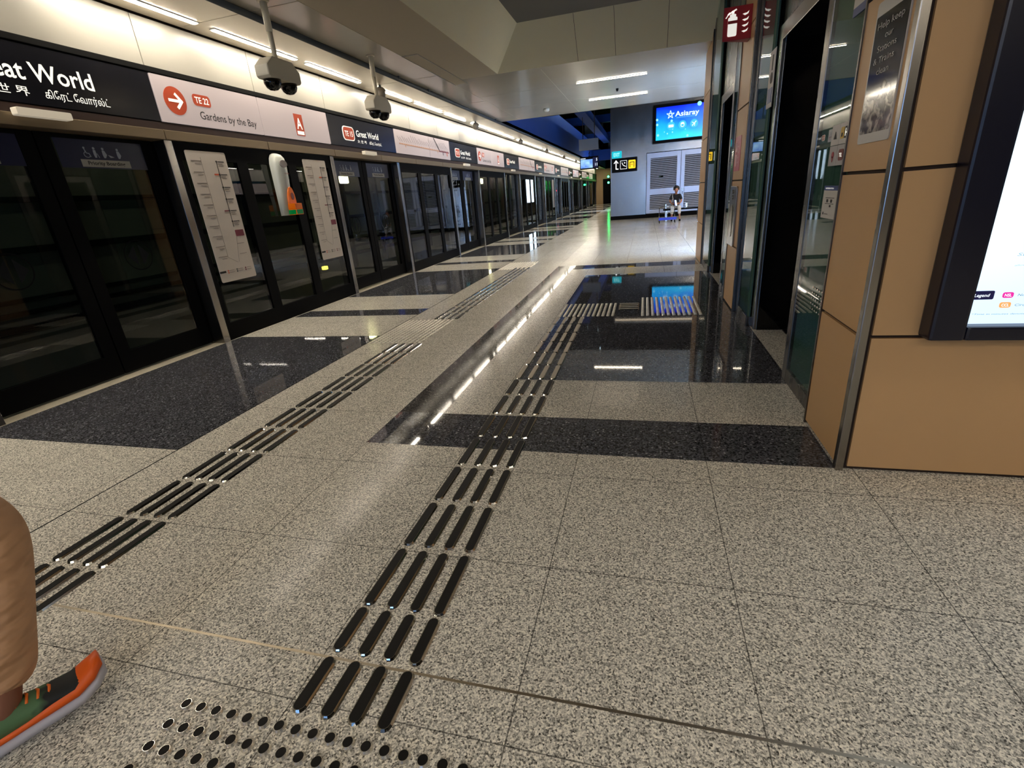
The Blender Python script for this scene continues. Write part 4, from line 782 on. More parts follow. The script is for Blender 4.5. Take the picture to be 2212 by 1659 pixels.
# advert panels added for the bright reflections: one on the side of the steel block, one behind the camera
ADG = emis('added_advert_glow', (205, 232, 255), 4.0); ADB = emis('added_advert_glow_blue', (130, 185, 255), 4.0)
t = thing('added_advert_box', (-1.68, 41.0, 0.9), 'added white-blue advert box on the side of the steel block, seen mirrored in the glass', 'added advert box', rot=FACE_LIFT)
t.rotation_euler = FACE_LIFT
q = MB(); q.box(0, 3.2, 0, 2.2, 0, 0.08); q.build('casing', BLACK, t); q = MB(); q.box(0.1, 3.1, 0.1, 2.1, 0.08, 0.085); q.build('lit_face', ADG, t)
t = thing('added_advert_box', (-0.8, -8.98, 0.0), 'added blue standing advert screen behind the camera, seen mirrored in the steel', 'added advert box', rot=Matrix(((-1, 0, 0), (0, 0, 1), (0, 1, 0))).to_euler())
q = MB(); q.box(0, 2.9, 0, 2.9, 0, 0.1); q.build('casing', BLACK, t); q = MB(); q.box(0.15, 2.75, 1.0, 2.75, 0.1, 0.105); q.build('lit_face', ADB, t)
t = thing('added_advert_box', (3.9, 10.905, 0.4), 'added pale blue advert box on the back of the lift core, facing the steel wall', 'added advert box', rot=Matrix(((-1, 0, 0), (0, 0, 1), (0, 1, 0))).to_euler())  # unseen panel added to throw bluish light on the steel wall and doors
q = MB(); q.box(0, 2.2, 0, 1.9, 0, 0.08); q.build('casing', BLACK, t); q = MB(); q.box(0.1, 2.1, 0.1, 1.8, 0.08, 0.085); q.build('lit_face', emis('added_advert_glow_pale', (160, 200, 255), 22.0), t)
t = thing('added_void_lamp', (-2.2, 31.0, 6.3), 'added lamp high in the blue void, above the picture', 'lamp')  # unseen lamp added to light up the blue fascia and beams
q = MB(); q.box(0, 0.2, -6, 6, 0, 0.3, 0); q.box(-0.02, 0, -5.9, 5.9, 0.08, 0.25, 1); q.box(-0.1, 0, -6, 6, 0, 0.05, 0); q.build('lamp_body', [BLACK, emis('added_void_glow', (0.6, 0.85, 1.0), 12.0, linear=True)], t)
# signal lamps near the platform end
for x, y, z, col, nm, lab in ((-3.95, YE - 0.05, 2.15, (40, 255, 120), 'green', 'green signal lamp glowing by the far platform end'), (-8.95, 53.0, 1.75, (255, 20, 50), 'red', 'red signal lamp glowing in the tunnel far down the track'), (-3.95, YE - 0.1, 2.75, (40, 255, 120), 'green', 'upper green signal lamp glowing by the far platform end')):
    t = thing('signal_lamp', (x, y, z), lab, 'signal lamp', rot=FACE_FRONT)
    q = MB(); q.box(-0.13, 0.13, -0.13, 0.13, 0, 0.06); q.build('housing', BLACK, t); q = MB(); q.disc(0, 0, 0.1, 0.06, 0.09); q.build('lens', emis('signal_' + nm, col, 14.0), t)

# ================================================================ BENCH, TROLLEY
t = thing('platform_bench', (0.72, 22.5, 0), 'long black bench with steel legs in front of the louvred doors', 'bench')
q = MB(); q.box(0, 2.6, 0, 0.42, 0.43, 0.49); q.build('seat', BLACK, t, 0.015)
for x in (0.12, 1.42, 2.5): q = MB(); q.box(x - 0.05, x + 0.05, 0.04, 0.38, 0, 0.43); q.build('leg', STEEL, t, 0.01)
for x in (0.1, 0.92, 1.7): q = MB(); q.box(x - 0.045, x + 0.045, 0.02, 0.4, 0.49, 0.7); q.build('armrest', STEEL, t, 0.02)
t = thing('hand_trolley', (0.55, 21.45, 0), 'low folding trolley with a blue front panel standing before the seated boy', 'trolley')
q = MB()
for x in (0.0, 0.6): q.tube([(x, 0, 0.05), (x, 0, 0.12), (x, 0.55, 0.12), (x, 0.6, 0.58)], 0.012)
q.tube([(0, 0.6, 0.58), (0.3, 0.6, 0.61), (0.6, 0.6, 0.58)], 0.014); q.tube([(0, 0.3, 0.12), (0.6, 0.3, 0.12)], 0.01); q.tube([(0, 0.58, 0.36), (0.6, 0.58, 0.36)], 0.008); q.build('frame', STEEL_P, t)
q = MB(); q.rrect(-0.03, 0.66, 0.12, 0.22, 0, 0.04, 0.02); q.build('front_panel', mat('trolley_blue', (20, 40, 190), .4), t, rot=FACE_FRONT)
for x in (0.0, 0.6):
    for y in (0.02, 0.55): q = MB(); q.lathe([(0.045, -0.012), (0.045, 0.012)], 0, Matrix.Translation((x, y, 0.045)) @ Euler((0, math.pi / 2, 0)).to_matrix().to_4x4(), 16); q.build('wheel', BLACK, t)

# ================================================================ TACTILE PATHS
def guide_bar_mesh(Ln, top):
    q = MB(); w_ = 0.0238; n = 6
    def outline(w2, l0, l1):
        pts = []
        for k in range(n + 1): a = math.radians(180 + 180 * k / n); pts.append((w2 * math.cos(a), l0 + w2 + w2 * math.sin(a)))
        for k in range(n + 1): a = math.radians(180 * k / n); pts.append((w2 * math.cos(a), l1 - w2 + w2 * math.sin(a)))
        return pts
    o0 = outline(w_ + 0.002, 0, Ln); o1 = outline(w_ - 0.003, 0.005, Ln - 0.005); o2 = outline(w_ - 0.0055, 0.0075, Ln - 0.0075); m_ = len(o0)
    vs = [(x, y, 0) for x, y in o0] + [(x, y, 0.0085) for x, y in o1]
    q.add(vs, [(i, (i + 1) % m_, m_ + (i + 1) % m_, m_ + i) for i in range(m_)] + [tuple(range(m_, 2 * m_))], 0)
    q.add([(x, y, 0.0092) for x, y in o2] + [(x, y, 0.0084) for x, y in o2], [tuple(range(m_))] + [(i, m_ + i, m_ + (i + 1) % m_, (i + 1) % m_) for i in range(m_)], 1)
    return q
BARM = {}
def guide_bar(x, y0, y1, black, label, group):
    key = (round(y1 - y0, 2), black)
    if key not in BARM:
        o = guide_bar_mesh(y1 - y0, black).build('guide_bar', [STEEL_P, BLACK_TOP if black else mat('bar_steel', (172, 160, 140), 0.45, 0.35)]); BARM[key] = o.data; bpy.data.objects.remove(o)
    o = bpy.data.objects.new('guide_bar', BARM[key]); COL.objects.link(o); o.location = V(x, y0, 0)
    return tag(o, label, 'guide bar', group)
CN = ('leftmost', 'second from left', 'third from left', 'rightmost')
def guide_path(cols, rows, side, group):
    for r_, (a_, b_, black) in enumerate(rows):
        for c_, x in enumerate(cols):
            guide_bar(x, a_, b_, black, '%s guide bar, %s in %s row of %s path' % ('black-topped' if black else 'bright steel', CN[c_], ORD[r_], side), group)
# right-hand path
rows = [(0.812, 1.016, 1), (1.033, 1.228, 1), (1.245, 1.578, 1)]
y = 1.60
while y < 3.6: rows.append((y, y + 0.332, 1)); y += 0.3595
rows = rows[:9]; rows[-1] = (rows[-1][0], 3.72, 1)
y = 3.745
while y < 5.8: rows.append((y, y + 0.345, 0)); y += 0.364
guide_path([-1.032, -0.930, -0.832, -0.733], rows, 'right-hand tactile', 'guide bars of the right-hand tactile path')
rows = [(0.95, 1.205, 1), (1.222, 1.568, 1)]
y = 1.592
while y < 4.7: rows.append((y, y + 0.336, 1)); y += 0.3592
n1 = len(rows)
y = 5.93
while y < 10.2: rows.append((y, y + 0.35, 1)); y += 0.384
guide_path([-2.716, -2.618, -2.52, -2.422], rows, 'left-hand tactile', 'guide bars of the left-hand tactile path')
# crosswise bars between the two dotted patches
for i in range(4):
    key = ('x',)
    if key not in BARM: o = guide_bar_mesh(0.265, 0).build('guide_bar', [STEEL_P, mat('bar_steel', (172, 160, 140), 0.45, 0.35)]); BARM[key] = o.data; bpy.data.objects.remove(o)
    o = bpy.data.objects.new('guide_bar', BARM[key]); COL.objects.link(o); o.location = V(-0.055, 6.30 + i * 0.1, 0); o.rotation_euler = (0, 0, math.pi / 2)
    tag(o, 'crosswise steel guide bar between the two stud patches, %s' % ('nearest', 'second nearest', 'third nearest', 'farthest')[i], 'guide bar', 'crosswise guide bars between the stud patches')
# studs
STUD_S = mat('stud_steel', (232, 226, 212), 0.3, 0.55); STUD_R = mat('stud_rim', (226, 220, 208), 0.2, 0.8)
def stud_mesh(dark):
    q = MB(); n = 16; r0, r1, r2 = 0.0205, 0.0160, 0.0148
    ring = lambda r_, z: [(r_ * math.cos(2 * math.pi * i / n), r_ * math.sin(2 * math.pi * i / n), z) for i in range(n)]
    q.add(ring(r0, 0) + ring(r1, 0.0085), [(i, (i + 1) % n, n + (i + 1) % n, n + i) for i in range(n)] + [tuple(range(n, 2 * n))], 0)
    if dark: q.add(ring(r2, 0.0090), [tuple(range(n))], 1)
    o = q.build('tactile_stud', [STUD_R, BLACK_TOP] if dark else [STUD_S]); me = o.data; bpy.data.objects.remove(o); return me
SD, SL = stud_mesh(True), stud_mesh(False)
made = 0
for r_ in range(5):                                                  # nearest patch, black-topped
    for c_ in range(17 if r_ == 0 else (14 if r_ == 1 else (11 if r_ == 2 else 9))):
        o = bpy.data.objects.new('tactile_stud', SD); COL.objects.link(o); o.location = V(-1.410 + 0.0597 * c_, 0.765 - 0.0665 * r_, 0); made += 1
        tag(o, 'black-topped warning stud, %s from left in %s row of nearest patch' % (ORD[c_], ORD[r_]), 'warning stud', 'warning studs of the nearest patch')
def stud_grid(x0, x1, y0, y1, nx, ny): return [(x0 + (x1 - x0) * i / (nx - 1), y0 + (y1 - y0) * j / (ny - 1), i, j) for j in range(ny) for i in range(nx)]
PA = stud_grid(-3.075, -2.445, 4.835, 5.875, 12, 20)
PB = stud_grid(-1.027, -0.367, 5.965, 6.63, 12, 12)
PC = stud_grid(-0.012, 0.648, 5.94, 6.95, 12, 18)
PD = stud_grid(-3.075, -2.425, 10.36, 11.40, 12, 20)
rest = []
for x, y, i, j in PA:
    if j < 10:
        o = bpy.data.objects.new('tactile_stud', SL); COL.objects.link(o); o.location = V(x, y, 0)
        tag(o, 'steel warning stud, %s from left in %s row of left-hand patch' % (ORD[i], ORD[j]), 'warning stud', 'warning studs of the patch in the left-hand path')
    else: rest.append((x, y))
for x, y, i, j in PC:
    if j < 5:
        o = bpy.data.objects.new('tactile_stud', SL); COL.objects.link(o); o.location = V(x, y, 0)
        tag(o, 'steel warning stud, %s from left in %s row of far-right patch' % (ORD[i], ORD[j]), 'warning stud', 'warning studs of the right patch on the black granite')
    else: rest.append((x, y))
for x, y, i, j in PB:
    if j < 4:
        o = bpy.data.objects.new('tactile_stud', SL); COL.objects.link(o); o.location = V(x, y, 0)
        tag(o, 'steel warning stud, %s from left in %s row of middle patch' % (ORD[i], ORD[j]), 'warning stud', 'warning studs of the patch ending the right-hand path')
    else: rest.append((x, y))
rest += [(x, y) for x, y, i, j in PD]
q = MB(); n = 10
for x, y in rest:
    vs = [(x + r_ * math.cos(2 * math.pi * i / n), y + r_ * math.sin(2 * math.pi * i / n), z) for r_, z in ((0.0195, 0), (0.0145, 0.0085)) for i in range(n)]
    q.add(vs, [(i, (i + 1) % n, n + (i + 1) % n, n + i) for i in range(n)] + [tuple(range(n, 2 * n))], 0)
tag(q.build('tactile_studs', STUD_S), 'the many smaller distant steel studs of the warning patches', 'warning stud', 'distant warning studs', 'stuff')

# ================================================================ PEOPLE
def skin_body(name, joints, edges, mats, parent=None, root=0, sub=2):
    """joints: name -> (x, y, z, rx, ry); grown as one continuous skin"""
    ks = list(joints); me = bpy.data.meshes.new(name); me.from_pydata([tuple(V(*joints[k][:3])) for k in ks], [(ks.index(a_), ks.index(b_)) for a_, b_ in edges], []); me.update()
    o = bpy.data.objects.new(name, me); COL.objects.link(o)
    bm = bmesh.new(); bm.from_mesh(me); lay = bm.verts.layers.skin.verify(); bm.verts.ensure_lookup_table()
    for i, k in enumerate(ks):
        bm.verts[i][lay].radius = (joints[k][3] * U, joints[k][4] * U); bm.verts[i][lay].use_root = (i == root)
    bm.to_mesh(me); bm.free()
    s = o.modifiers.new('skin', 'SKIN'); s.use_smooth_shade = True; s.branch_smoothing = 0.4
    b = o.modifiers.new('smooth', 'SUBSURF'); b.levels = sub; b.render_levels = sub
    dg = bpy.context.evaluated_depsgraph_get(); me2 = bpy.data.meshes.new_from_object(o.evaluated_get(dg)); bpy.data.objects.remove(o)
    for p_ in me2.polygons: p_.use_smooth = True
    me2.materials.clear(); me2.materials.append(mats)
    o = bpy.data.objects.new(name, me2); COL.objects.link(o)
    if parent: o.parent = parent
    return o
SKIN = mat('skin', (168, 112, 82), 0.5); SKIN_D = mat('skin_dark', (120, 76, 56), 0.5)  # the darker tone is the walker's own skin colour
HAIR = mat('hair_black', (14, 12, 12), 0.5); SHIRT = mat('shirt_black', (12, 12, 14), 0.8); TROU_W = mat('trousers_white', (206, 200, 190), 0.8)
def add_hand(J, E, pre, wrist, d, side, up, s=1.0, curl=0.5):
    """palm and five fingers; d = pointing direction, side = towards the thumb, up = back of the hand"""
    w0 = Vector(J[wrist][:3]); d = Vector(d).normalized(); side = Vector(side).normalized(); up = Vector(up).normalized()
    pm = w0 + d * 0.05 * s; J[pre + 'palm'] = (*pm, 0.028 * s, 0.016 * s); E.append((wrist, pre + 'palm'))
    for i, (off, ln) in enumerate(((0.024, 0.085), (0.008, 0.095), (-0.008, 0.09), (-0.023, 0.072))):
        b0 = w0 + d * 0.095 * s + side * off * s; b1 = b0 + (d * (1 - curl * 0.4) - up * curl * 0.6).normalized() * ln * 0.5 * s; b2 = b1 + (d * (1 - curl) - up * curl).normalized() * ln * 0.5 * s
        J[pre + 'k%d' % i] = (*b0, 0.0105 * s, 0.0105 * s); J[pre + 'm%d' % i] = (*b1, 0.009 * s, 0.009 * s); J[pre + 't%d' % i] = (*b2, 0.0075 * s, 0.0075 * s)
        E += [(pre + 'palm', pre + 'k%d' % i), (pre + 'k%d' % i, pre + 'm%d' % i), (pre + 'm%d' % i, pre + 't%d' % i)]
    t0 = w0 + d * 0.05 * s + side * 0.035 * s; t1 = t0 + (d * 0.7 + side * 0.6 - up * 0.3).normalized() * 0.045 * s; J[pre + 'th0'] = (*t0, 0.013 * s, 0.013 * s); J[pre + 'th1'] = (*t1, 0.009 * s, 0.009 * s)
    E += [(pre + 'palm', pre + 'th0'), (pre + 'th0', pre + 'th1')]
def hair_cap(c_, r_, parent):
    q = MB(); n, k = 20, 12; vs = []; fs = []
    for i in range(k + 1):
        a_ = math.pi * i / k * 0.68
        for j in range(n):
            b_ = 2 * math.pi * j / n; w1 = 1 + 0.025 * math.sin(7 * b_ + 3 * i)
            vs.append((c_[0] + r_[0] * math.sin(a_) * math.cos(b_) * w1, c_[1] + r_[1] * math.sin(a_) * math.sin(b_) * w1, c_[2] + r_[2] * math.cos(a_)))
    for i in range(k):
        for j in range(n): fs.append((i * n + j, (i + 1) * n + j, (i + 1) * n + (j + 1) % n, i * n + (j + 1) % n))
    fs.append(tuple(k * n + j for j in range(n))); q.add(vs, fs, 0, True); q.build('hair', HAIR, parent)
# ---- the boy on the bench
def lim(*p): return p
J = {'pelvis': (1.22, 22.68, 0.60, 0.11, 0.085), 'waist': (1.22, 22.66, 0.74, 0.105, 0.075), 'chest': (1.215, 22.58, 0.93, 0.13, 0.085), 'neck0': (1.21, 22.54, 1.05, 0.05, 0.05), 'neck1': (1.21, 22.49, 1.12, 0.045, 0.045),
     'jaw': (1.21, 22.42, 1.16, 0.07, 0.07), 'head': (1.21, 22.44, 1.25, 0.10, 0.11), 'crown': (1.21, 22.47, 1.33, 0.08, 0.09),
     'shL': (1.055, 22.57, 1.0, 0.052, 0.05), 'elL': (0.965, 22.48, 0.79, 0.038, 0.036), 'wrL': (1.06, 22.3, 0.68, 0.026, 0.024),
     'shR': (1.37, 22.57, 1.0, 0.052, 0.05), 'elR': (1.43, 22.46, 0.78, 0.038, 0.036), 'wrR': (1.34, 22.3, 0.68, 0.026, 0.024),
     'hipL': (1.14, 22.6, 0.545, 0.085, 0.075), 'knL': (1.07, 22.22, 0.56, 0.055, 0.055), 'caL': (1.055, 22.24, 0.36, 0.046, 0.046), 'anL': (1.05, 22.27, 0.1, 0.028, 0.03),
     'hipR': (1.30, 22.6, 0.545, 0.085, 0.075), 'knR': (1.34, 22.22, 0.56, 0.055, 0.055), 'caR': (1.35, 22.23, 0.36, 0.046, 0.046), 'anR': (1.37, 22.24, 0.1, 0.028, 0.03)}
E_ = [('pelvis', 'waist'), ('waist', 'chest'), ('chest', 'neck0'), ('neck0', 'neck1'), ('neck1', 'jaw'), ('jaw', 'head'), ('head', 'crown'), ('chest', 'shL'), ('shL', 'elL'), ('elL', 'wrL'), ('chest', 'shR'), ('shR', 'elR'), ('elR', 'wrR'),
      ('pelvis', 'hipL'), ('hipL', 'knL'), ('knL', 'caL'), ('caL', 'anL'), ('pelvis', 'hipR'), ('hipR', 'knR'), ('knR', 'caR'), ('caR', 'anR')]
add_hand(J, E_, 'L', 'wrL', (0.75, -0.55, 0.0), (0, 0, 1), (-0.5, -0.6, 0), 0.9, 0.6); add_hand(J, E_, 'R', 'wrR', (-0.75, -0.55, 0.0), (0, 0, 1), (0.5, -0.6, 0), 0.9, 0.6)
for s, nm in ((-1, 'L'), (1, 'R')):
    a_ = J['an' + nm]; J['heel' + nm] = (a_[0], a_[1] + 0.03, 0.045, 0.03, 0.03); J['toe' + nm] = (a_[0], a_[1] - 0.14, 0.035, 0.034, 0.022); E_ += [('an' + nm, 'heel' + nm), ('heel' + nm, 'toe' + nm)]
boy = skin_body('person', J, E_, SKIN)
tag(boy, 'seated boy in black T-shirt and white cropped trousers bent over a tablet', 'person')
def sub(J, keys, grow, moves=None):
    r_ = {}
    for k in keys:
        x = J[k]; g = grow.get(k, grow['*']) if isinstance(grow, dict) else grow
        r_[k] = (x[0], x[1], x[2], x[3] + g, x[4] + g)
    for k, v_ in (moves or {}).items(): r_[k] = v_
    return r_
lerp = lambda a_, b_, t_: tuple(a_[i] + (b_[i] - a_[i]) * t_ for i in range(5))
Js = sub(J, ['waist', 'chest', 'neck0', 'shL', 'shR'], 0.034); Js['neck0'] = (1.21, 22.55, 1.04, 0.07, 0.07); Js['hem'] = (1.22, 22.67, 0.62, 0.145, 0.125)
for n_ in 'LR': q_ = lerp(J['sh' + n_], J['el' + n_], 0.85); Js['slv' + n_] = (q_[0], q_[1], q_[2], 0.062, 0.058)
skin_body('t_shirt', Js, [('waist', 'chest'), ('chest', 'neck0'), ('chest', 'shL'), ('chest', 'shR'), ('waist', 'hem'), ('shL', 'slvL'), ('shR', 'slvR')], SHIRT, boy)
Jt = sub(J, ['pelvis', 'hipL', 'knL', 'hipR', 'knR'], 0.022)
for n_ in 'LR': c_ = J['ca' + n_]; Jt['ca' + n_] = (c_[0], c_[1], c_[2] - 0.09, 0.058, 0.058)
skin_body('trousers', Jt, [('pelvis', 'hipL'), ('hipL', 'knL'), ('knL', 'caL'), ('pelvis', 'hipR'), ('hipR', 'knR'), ('knR', 'caR')], TROU_W, boy)
hair_cap((1.21, 22.475, 1.275), (0.122, 0.118, 0.118), boy)
for n_ in 'LR':
    a_ = J['heel' + n_]; tt = J['toe' + n_]
    skin_body('shoe', {'h': (a_[0], a_[1], 0.042, 0.042, 0.042), 'i': (a_[0], a_[1] - 0.07, 0.042, 0.044, 0.04), 't': (tt[0], tt[1] - 0.01, 0.034, 0.042, 0.032)}, [('h', 'i'), ('i', 't')], BLACK_M, boy)
    skin_body('sock', {'h': (a_[0], a_[1] - 0.02, 0.07, 0.034, 0.034), 't': (a_[0], a_[1] - 0.02, 0.15, 0.034, 0.034)}, [('h', 't')], BLACK_M, boy)
q = MB()
for s in (-1, 1): q.lathe([(0, -0.006), (0.008, 0), (0, 0.006)], 0, Matrix.Translation((1.21 + s * 0.036, 22.335, 1.235)), 8)
q.build('eye', HAIR, boy)
q = MB(); q.lathe([(0, 0.02), (0.008, 0.012), (0.013, -0.004), (0.008, -0.014), (0, -0.016)], 0, Matrix.Translation((1.21, 22.33, 1.20)), 8)
for s in (-1, 1): q.lathe([(0, 0.03), (0.014, 0.018), (0.016, 0), (0.008, -0.025), (0, -0.03)], 0, Matrix.Translation((1.21 + s * 0.105, 22.45, 1.22)), 8)
q.build('nose_and_ears', SKIN, boy)
q = MB(); q.rrect(-0.022, 0.022, -0.005, 0.005, 0, 0.006, 0.004); q.build('mouth', mat('lip', (120, 66, 56), .5), boy, loc=(1.21, 22.345, 1.165), rot=FACE_FRONT)
t = thing('tablet', (1.2, 22.13, 0.60), 'tablet in a blue case with white edge held upright on his lap', 'tablet'); t.rotation_euler = (math.radians(-14), math.radians(6), math.radians(62))
q = MB(); q.rrect(-0.09, 0.09, -0.012, 0.012, 0, 0.24, 0.01); q.build('case', mat('case_blue', (20, 50, 140), .5), t)
q = MB(); q.box(-0.08, 0.08, -0.016, -0.012, 0.01, 0.23); q.build('screen', mat('tablet_white', (210, 225, 240), .3, emit=(200, 225, 255), es=.6), t)
t = thing('shoulder_bag', (1.17, 22.3, 0.62), 'small black bag on a white strap across the boy', 'bag')
q = MB(); q.box(-0.07, 0.07, -0.03, 0.07, 0.0, 0.12); q.build('pouch', BLACK_M, t, 0.02)
q = MB(); q.tube([(-0.06, 0.05, 0.11), (-0.08, 0.15, 0.25), (-0.10, 0.2, 0.36), (-0.09, 0.24, 0.44), (-0.08, 0.32, 0.44)], 0.012); q.build('strap', TROU_W, t)
t = thing('drinks_bottle', (0.66 + 0.92, 22.45, 0.49), 'clear bottle standing on the bench right of the boy', 'bottle')
q = MB(); q.lathe([(0.035, 0), (0.038, 0.02), (0.038, 0.14), (0.018, 0.18), (0.016, 0.2)], n=14); q.build('bottle_body', mat('bottle_pale', (150, 165, 190), 0.1), t); q = MB(); q.lathe([(0.018, 0.2), (0.018, 0.225)], n=12); q.build('cap', WHITE_P, t)

# ---- the walker at the left edge: the near leg and shoe are in the picture
KH = mat('trousers_khaki', (188, 146, 110), 0.75); JK = mat('shirt_grey', (70, 76, 84), 0.8)
nz = N(KH, 'ShaderNodeTexNoise'); nz.inputs['Scale'].default_value = 9; bp_ = N(KH, 'ShaderNodeBump'); bp_.inputs['Strength'].default_value = 0.8; bp_.inputs['Distance'].default_value = 0.05
tc = N(KH, 'ShaderNodeTexCoord'); mp = N(KH, 'ShaderNodeMapping'); mp.inputs['Rotation'].default_value = (0.3, 0.4, 0); mp.inputs['Scale'].default_value = (1, 1, 2.4); L(KH, tc.outputs['Object'], mp.inputs[0]); L(KH, mp.outputs[0], nz.inputs['Vector']); L(KH, nz.outputs['Fac'], bp_.inputs['Height']); L(KH, bp_.outputs[0], KH.node_tree.nodes['Principled BSDF'].inputs['Normal'])
DX = 0.0
J = {'pelvis': (-2.30, 0.46, 1.1, 0.16, 0.12), 'waist': (-2.30, 0.46, 1.28, 0.15, 0.11), 'chest': (-2.30, 0.48, 1.52, 0.18, 0.12), 'neck0': (-2.30, 0.50, 1.68, 0.065, 0.065), 'neck1': (-2.30, 0.52, 1.75, 0.058, 0.058),
     'jaw': (-2.30, 0.56, 1.82, 0.075, 0.08), 'head': (-2.30, 0.55, 1.91, 0.095, 0.11), 'crown': (-2.30, 0.53, 1.99, 0.075, 0.085),
     'shL': (-2.52, 0.48, 1.6, 0.065, 0.06), 'elL': (-2.58, 0.60, 1.27, 0.05, 0.048), 'wrL': (-2.56, 0.78, 1.06, 0.034, 0.03),
     'shR': (-2.08, 0.48, 1.6, 0.065, 0.06), 'elR': (-2.10, 0.34, 1.28, 0.05, 0.048), 'wrR': (-2.14, 0.30, 1.02, 0.034, 0.03),
     'hipR': (-2.12, 0.50, 1.06, 0.11, 0.11), 'knR': (-1.915, 0.76, 0.64, 0.07, 0.072), 'caR': (-1.905, 0.67, 0.42, 0.062, 0.064), 'anR': (-1.85, 0.575, 0.13, 0.042, 0.045),
     'hipL': (-2.42, 0.44, 1.04, 0.11, 0.11), 'knL': (-2.43, 0.28, 0.58, 0.072, 0.075), 'caL': (-2.43, 0.08, 0.42, 0.062, 0.064), 'anL': (-2.43, -0.19, 0.19, 0.042, 0.045)}
E_ = [('pelvis', 'waist'), ('waist', 'chest'), ('chest', 'neck0'), ('neck0', 'neck1'), ('neck1', 'jaw'), ('jaw', 'head'), ('head', 'crown'), ('chest', 'shL'), ('shL', 'elL'), ('elL', 'wrL'), ('chest', 'shR'), ('shR', 'elR'), ('elR', 'wrR'),
      ('pelvis', 'hipL'), ('hipL', 'knL'), ('knL', 'caL'), ('caL', 'anL'), ('pelvis', 'hipR'), ('hipR', 'knR'), ('knR', 'caR'), ('caR', 'anR')]
add_hand(J, E_, 'L', 'wrL', (0.1, 0.35, -0.9), (0.3, 1, 0.2), (-1, 0, 0), 1.05, 0.35); add_hand(J, E_, 'R', 'wrR', (-0.05, 0.1, -1), (0, 1, 0), (1, 0, 0), 1.05, 0.35)
hd = Vector((0.46, 0.89, 0)).normalized()
def foot(an, lift, nm):
    h0 = Vector(an[:3]) - hd * 0.06; J['heel' + nm] = (h0.x, h0.y, 0.06 + lift, 0.03, 0.028); t0 = Vector(an[:3]) + hd * 0.13; J['toe' + nm] = (t0.x, t0.y, 0.045 + lift, 0.03, 0.014); E_.extend([('an' + nm, 'heel' + nm), ('heel' + nm, 'toe' + nm)])
foot(J['anR'], 0.0, 'R'); foot(J['anL'], 0.03, 'L')
wk = skin_body('person', J, E_, SKIN_D)
tag(wk, 'walker in brown trousers and orange and green running shoe at the left edge', 'person')
Jt = sub(J, ['pelvis', 'hipL', 'hipR'], 0.028); Jt['top'] = (-2.30, 0.46, 1.2, 0.17, 0.13)
Jt['knR'] = (-1.915, 0.765, 0.64, 0.105, 0.105); Jt['caR'] = (-1.90, 0.675, 0.40, 0.098, 0.10); Jt['hemR'] = (-1.89, 0.585, 0.15, 0.098, 0.10)
Jt['knL'] = (-2.43, 0.28, 0.58, 0.105, 0.105); Jt['caL'] = (-2.43, 0.07, 0.42, 0.10, 0.10); Jt['hemL'] = (-2.43, -0.15, 0.24, 0.092, 0.092)
skin_body('trousers', Jt, [('pelvis', 'top'), ('pelvis', 'hipL'), ('hipL', 'knL'), ('knL', 'caL'), ('caL', 'hemL'), ('pelvis', 'hipR'), ('hipR', 'knR'), ('knR', 'caR'), ('caR', 'hemR')], KH, wk, sub=3)
Js = sub(J, ['waist', 'chest', 'neck0', 'shL', 'shR'], 0.05); Js['neck0'] = (-2.30, 0.50, 1.66, 0.10, 0.10); Js['hem'] = (-2.30, 0.46, 1.12, 0.22, 0.19)
for n_ in 'LR': q_ = lerp(J['sh' + n_], J['el' + n_], 0.7); Js['slv' + n_] = (q_[0], q_[1], q_[2], 0.09, 0.085)
skin_body('shirt', Js, [('waist', 'chest'), ('chest', 'neck0'), ('chest', 'shL'), ('chest', 'shR'), ('waist', 'hem'), ('shL', 'slvL'), ('shR', 'slvR')], JK, wk)
hair_cap((-2.30, 0.505, 1.955), (0.118, 0.13, 0.125), wk)
q = MB(); q.lathe([(0, 0.03), (0.012, 0.015), (0.018, -0.006), (0.01, -0.018), (0, -0.02)], 0, Matrix.Translation((-2.30, 0.665, 1.885)), 8)
for s in (-1, 1): q.lathe([(0, 0.035), (0.016, 0.02), (0.018, 0), (0.01, -0.03), (0, -0.035)], 0, Matrix.Translation((-2.30 + s * 0.1, 0.54, 1.89)), 8)
q.build('nose_and_ears', SKIN_D, wk)
q = MB()
for s in (-1, 1): q.lathe([(0, -0.008), (0.011, 0), (0, 0.008)], 0, Matrix.Translation((-2.30 + s * 0.038, 0.655, 1.915)), 10)
q.build('eye', HAIR, wk)
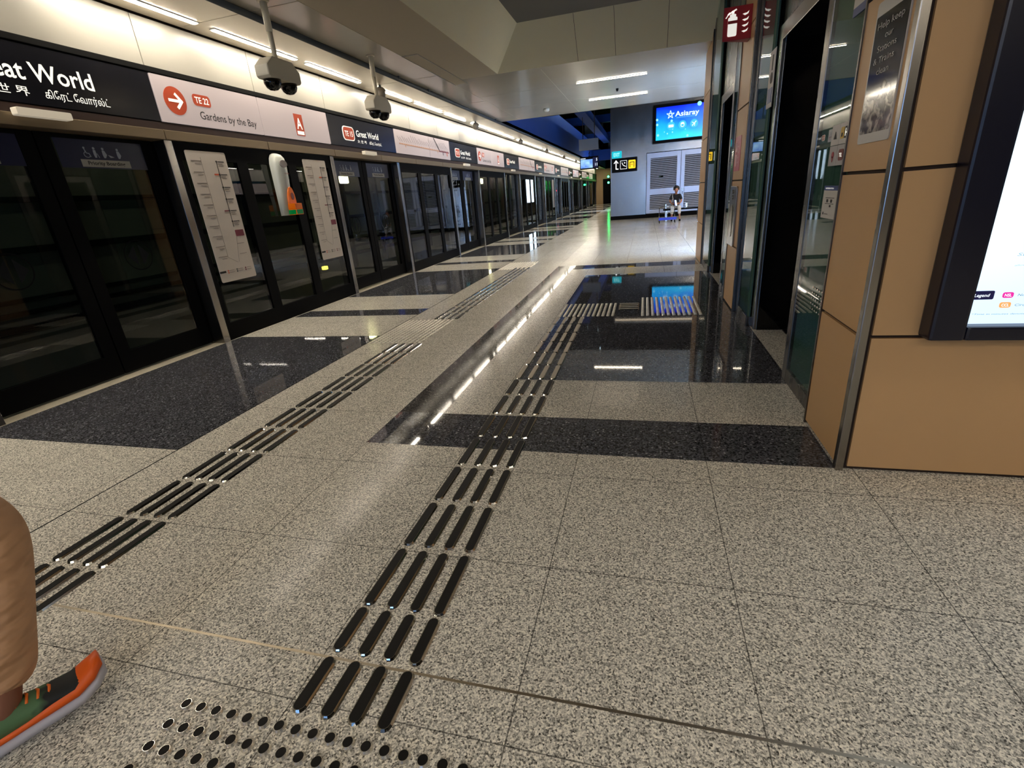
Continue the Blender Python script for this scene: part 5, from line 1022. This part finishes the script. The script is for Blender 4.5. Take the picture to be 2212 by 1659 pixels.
# running shoes: lofted along the foot
def running_shoe(an, lift, pitch):
    o0 = Vector((an[0], an[1], 0)) - hd * 0.115; ang = math.atan2(hd.y, hd.x) - math.pi / 2
    secs = [(-0.0, 0.032, 0.11), (0.03, 0.046, 0.125), (0.09, 0.05, 0.12), (0.15, 0.052, 0.105), (0.21, 0.057, 0.085), (0.27, 0.06, 0.068), (0.32, 0.052, 0.055), (0.352, 0.03, 0.045)]
    def loft(z0f, z1f, grow, mi, q, top=1.0):
        vs = []; fs = []; n = 12
        for (y, hw, ht) in secs:
            for i in range(n):
                a_ = math.pi * i / (n - 1); cx = math.cos(a_) * (hw + grow); zz = z0f(y) + (z1f(y, ht) - z0f(y)) * (math.sin(a_) ** 0.6)
                vs.append((cx, y, zz))
        for k in range(len(secs) - 1):
            for i in range(n - 1): fs.append((k * n + i, (k + 1) * n + i, (k + 1) * n + i + 1, k * n + i + 1))
            fs.append((k * n + n - 1, (k + 1) * n + n - 1, (k + 1) * n, k * n))
        fs.append(tuple(range(n))); fs.append(tuple((len(secs) - 1) * n + n - 1 - i for i in range(n))); q.add(vs, fs, mi, True)
    rocker = lambda y: 0.0 + 0.9 * max(0, y - 0.27) ** 1.5 * 1.7
    rt = bpy.data.objects.new('shoe', None); COL.objects.link(rt); rt.parent = wk; rt.location = V(o0.x, o0.y, lift); rt.rotation_euler = (pitch, 0, ang)
    q = MB(); loft(lambda y: 0.002 + rocker(y), lambda y, h: 0.038 + rocker(y), 0.008, 0, q); q.build('sole', mat('sole_white', (178, 176, 184), 0.6), rt)
    q = MB(); loft(lambda y: 0.034 + rocker(y), lambda y, h: 0.056 + rocker(y) + (0.012 if y > 0.2 else 0), 0.002, 0, q); q.build('side_band', mat('shoe_orange', (226, 92, 10), 0.5), rt)
    q = MB(); loft(lambda y: 0.045 + rocker(y), lambda y, h: h + rocker(y) + 0.004, -0.006, 0, q)
    up = mat('shoe_upper', (20, 24, 22), 0.7); p = up.node_tree.nodes['Principled BSDF']
    if not up.node_tree.nodes.get('Noise Texture'):
        tc = N(up, 'ShaderNodeTexCoord'); nz = N(up, 'ShaderNodeTexNoise'); nz.inputs['Scale'].default_value = 11; L(up, tc.outputs['Object'], nz.inputs['Vector'])
        cr = N(up, 'ShaderNodeValToRGB'); cr.color_ramp.elements[0].position = 0.5; cr.color_ramp.elements[0].color = (*lin((16, 18, 18)), 1); cr.color_ramp.elements[1].position = 0.56; cr.color_ramp.elements[1].color = (*lin((78, 112, 74)), 1); L(up, nz.outputs['Fac'], cr.inputs[0]); L(up, cr.outputs[0], p.inputs['Base Color'])
    q.build('upper', up, rt)
    q = MB()
    for k in range(5):
        y = 0.12 + 0.024 * k; h = 0.125 - 0.35 * (y - 0.1); q.tube([(-0.026, y, h - 0.006), (0, y + 0.008, h + 0.006), (0.026, y, h - 0.006)], 0.004, n=6)
    q.build('laces', mat('lace_orange', (230, 110, 20), .6), rt)
running_shoe(J['anR'], 0.012, 0.10); running_shoe(J['anL'], 0.06, -0.25)
